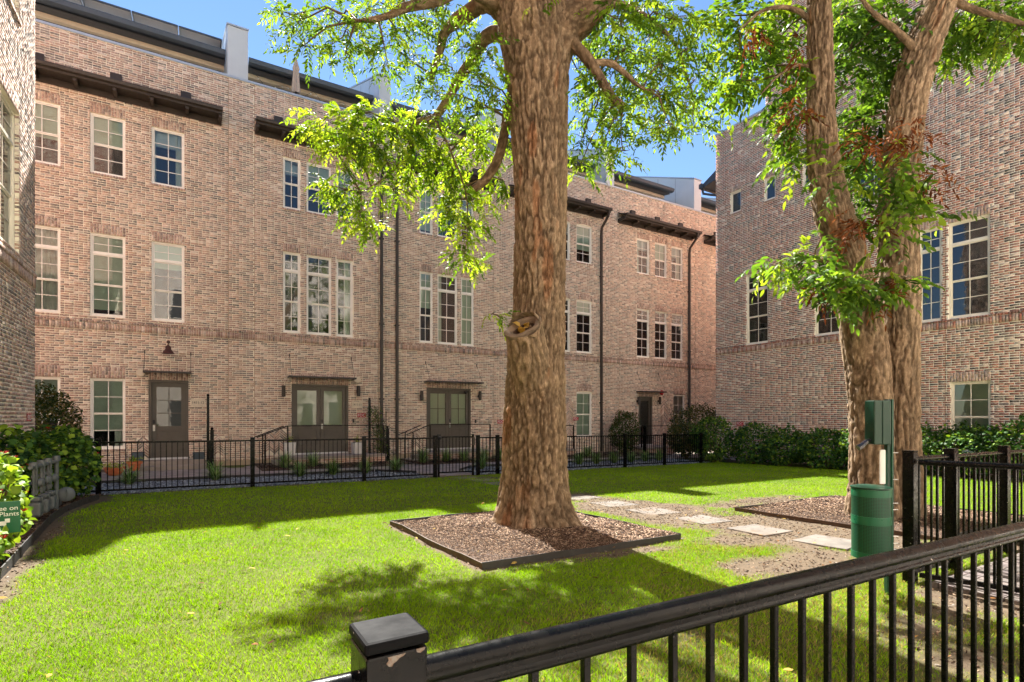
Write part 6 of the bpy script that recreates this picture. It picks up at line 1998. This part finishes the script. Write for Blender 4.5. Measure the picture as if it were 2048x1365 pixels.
crown(t1, 'foliage', [CL(a, b, 7.6 + .6 * math.sin(a * .06), c, d, e) for a, b, c, d, e in rgt], .085, .028, 6, .28, MG, 43, 1.35, limbs=limbs1)
crown(t1, 'foliage', [CL(985, 628, 7.0, 16, 8, 4), CL(1005, 632, 7.0, 10, 6, 2), (P(1075, 20, 6.9), .25, .12, .08, 6)], .07, .028, 4, .16, YG, 44, 1.0, limbs=[path((1012, 668, 7.0), (1003, 645, 7.0), (1000, 635, 7.0))])
# the part of the crown above the picture
rr_ = np.random.default_rng(46)
up_ = []
for i in range(44):
    a = rr_.uniform(0, 6.28); d_ = 3.6 * math.sqrt(rr_.random()); z = rr_.uniform(8.6, 13.5)
    x, y = 4.6 + d_ * math.cos(a), 5.2 + d_ * math.sin(a)
    if x < 2.6 and y > 6.5: continue
    up_.append((np.array((x, y, z)), .7, .45, .7, 26))
crown(t1, 'foliage', up_, .11, .04, 5, .3, MG, 47, 1.0, limbs=limbs1)

# ------------------------------------------------------------------ the forked tree by the waste station
T2 = 7.9
kx2 = T2 / FPX
b2 = P(1765, 1040, T2)
t2 = thing('forked_tree', (b2[0], b2[1], float(zg(b2[0], b2[1]))), 'forked tree with sprouting leaves and brown dead clusters, behind the green waste station', 'tree')
pl = [(1746, 1075, 56), (1746, 1030, 46), (1744, 900, 38), (1739, 760, 39), (1722, 640, 39), (1694, 520, 35), (1664, 420, 33), (1647, 330, 29), (1641, 250, 26), (1640, 120, 23), (1637, -60, 21), (1620, -250, 17), (1600, -420, 12)]
pr_ = [(1790, 1085, 66), (1792, 1030, 50), (1796, 900, 39), (1797, 760, 37), (1798, 640, 37), (1797, 520, 36), (1796, 400, 34), (1804, 300, 33), (1816, 200, 33), (1842, 110, 33), (1885, -10, 31), (1935, -150, 30), (1975, -330, 24)]
def flare2(th, s): return .08 * np.exp(-s / .35) * (.5 + .5 * np.cos(th * 4 + 2)) + .01 * np.cos(th * 3 + s)
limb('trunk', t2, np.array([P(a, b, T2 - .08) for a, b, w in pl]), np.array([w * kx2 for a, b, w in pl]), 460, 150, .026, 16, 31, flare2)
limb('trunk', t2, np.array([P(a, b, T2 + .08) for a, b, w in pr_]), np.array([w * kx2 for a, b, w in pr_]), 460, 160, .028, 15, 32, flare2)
L2 = [catmull(np.array([P(a, b, T2) for a, b, w in q_]), 40) for q_ in (pl, pr_)]
def br2(pts, r0, r1, seed):
    p = path(*pts)
    limb('branch', t2, p, np.linspace(r0, r1, len(p)), 50, 14, .006, 16, seed)
    L2.append(catmull(p, 20))
br2([(1640, 60, 7.9), (1590, 20, 7.8), (1530, 20, 7.7), (1480, 60, 7.6)], .05, .012, 51)
br2([(1641, 150, 7.9), (1600, 130, 7.8), (1560, 150, 7.7), (1520, 190, 7.6)], .03, .01, 52)
br2([(1842, 110, 7.9), (1790, 60, 7.8), (1740, 20, 7.7), (1700, -40, 7.6)], .06, .02, 53)
br2([(1885, -10, 7.9), (1950, 20, 7.8), (2020, 40, 7.7), (2080, 60, 7.6)], .06, .02, 54)
br2([(1690, 510, 7.85), (1640, 520, 7.6), (1600, 530, 7.4), (1560, 540, 7.3)], .018, .006, 55)
FG = [srgb(88, 122, 44), srgb(108, 142, 50), srgb(72, 104, 40), srgb(132, 158, 56)]
DGG = [srgb(62, 92, 38), srgb(76, 108, 42), srgb(92, 124, 48)]  # darker greens put the crown's own shade into the leaf colour
sky_l = [(1440, 30, 40, 40, 22), (1480, 60, 50, 50, 32), (1470, 130, 40, 50, 26), (1460, 190, 30, 34, 12), (1530, 30, 50, 40, 32), (1540, 100, 50, 46, 34), (1510, 160, 40, 40, 22), (1570, 160, 40, 46, 26), (1590, 70, 40, 46, 26), (1560, 215, 36, 36, 20), (1600, 230, 40, 36, 22), (1585, 280, 44, 30, 22), (1620, 300, 44, 30, 22), (1575, 330, 30, 18, 10)]
crown(t2, 'foliage', [CL(a, b, 8.3 + .3 * math.sin(a), c, d, e) for a, b, c, d, e in sky_l], .135, .050, 4, .34, FG, 61, 1.0, limbs=L2)
mid = [(1690, 30, 44, 40, 26), (1740, 40, 50, 44, 32), (1790, 50, 44, 44, 26), (1700, 100, 44, 44, 28), (1750, 120, 46, 44, 30), (1790, 130, 34, 40, 18), (1690, 180, 38, 44, 22), (1730, 200, 44, 44, 26), (1690, 260, 34, 40, 18), (1740, 260, 40, 34, 18), (1700, 320, 40, 34, 20), (1750, 330, 44, 30, 20), (1800, 170, 34, 34, 14), (1730, 390, 44, 34, 22), (1690, 440, 36, 30, 16)]
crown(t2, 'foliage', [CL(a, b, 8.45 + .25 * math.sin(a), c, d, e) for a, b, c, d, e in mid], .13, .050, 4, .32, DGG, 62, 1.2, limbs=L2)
lit = [(1790, 340, 34, 26, 14), (1830, 380, 34, 18, 10), (1800, 400, 40, 26, 18), (1790, 450, 30, 34, 14), (1810, 300, 24, 16, 6), (1560, 520, 34, 18, 14), (1600, 540, 40, 26, 20), (1620, 515, 28, 18, 10), (1690, 560, 44, 30, 26), (1730, 580, 44, 26, 24), (1700, 600, 40, 20, 16), (1780, 560, 36, 20, 14), (1825, 555, 18, 12, 5), (1655, 570, 26, 26, 12), (1880, 425, 20, 8, 3), (1640, 470, 14, 12, 4), (1670, 350, 30, 40, 12)]
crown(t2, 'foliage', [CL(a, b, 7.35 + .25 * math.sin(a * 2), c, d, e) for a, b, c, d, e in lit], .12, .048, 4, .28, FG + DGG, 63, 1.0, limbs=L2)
far_r = [(1900, 30, 50, 40, 30), (1950, 60, 50, 40, 30), (1990, 30, 50, 40, 30), (2030, 60, 44, 40, 26), (1930, 100, 40, 24, 16), (1880, 90, 30, 40, 14), (2010, 85, 36, 20, 12), (2050, 30, 40, 40, 20)]
crown(t2, 'foliage', [CL(a, b, 8.6 + .3 * math.sin(a), c, d, e) for a, b, c, d, e in far_r], .11, .042, 5, .3, FG, 64, 1.4, limbs=L2)
dead = [(1820, 265, 34, 34, 26), (1835, 360, 24, 20, 12), (1720, 445, 28, 32, 20), (1590, 220, 12, 44, 14), (1715, 285, 14, 26, 8), (1755, 280, 18, 26, 10), (1500, 60, 26, 22, 10), (1760, 590, 24, 30, 12), (1640, 580, 14, 20, 7), (1610, 90, 16, 16, 5), (1875, 345, 14, 12, 5)]
o = crown(t2, 'dead_leaf_clusters', [CL(a, b, 7.3, c, d, e) for a, b, c, d, e in dead], .10, .026, 4, .22, [srgb(118, 70, 40), srgb(98, 56, 34), srgb(138, 88, 54)], 65, 1.0, 'leaf_dead', None, False, .7)
o['label'] = 'rusty brown dead leaf clusters'
rr_ = np.random.default_rng(66)
up_ = []
for i in range(34):
    a = rr_.uniform(0, 6.28); d_ = 3.2 * math.sqrt(rr_.random()); z = rr_.uniform(9.2, 13.0)
    up_.append((np.array((9.2 + d_ * math.cos(a), 3.6 + d_ * math.sin(a), z)), .7, .45, .7, 24))
crown(t2, 'foliage', up_, .13, .05, 4, .32, FG, 67, 1.0, limbs=L2)
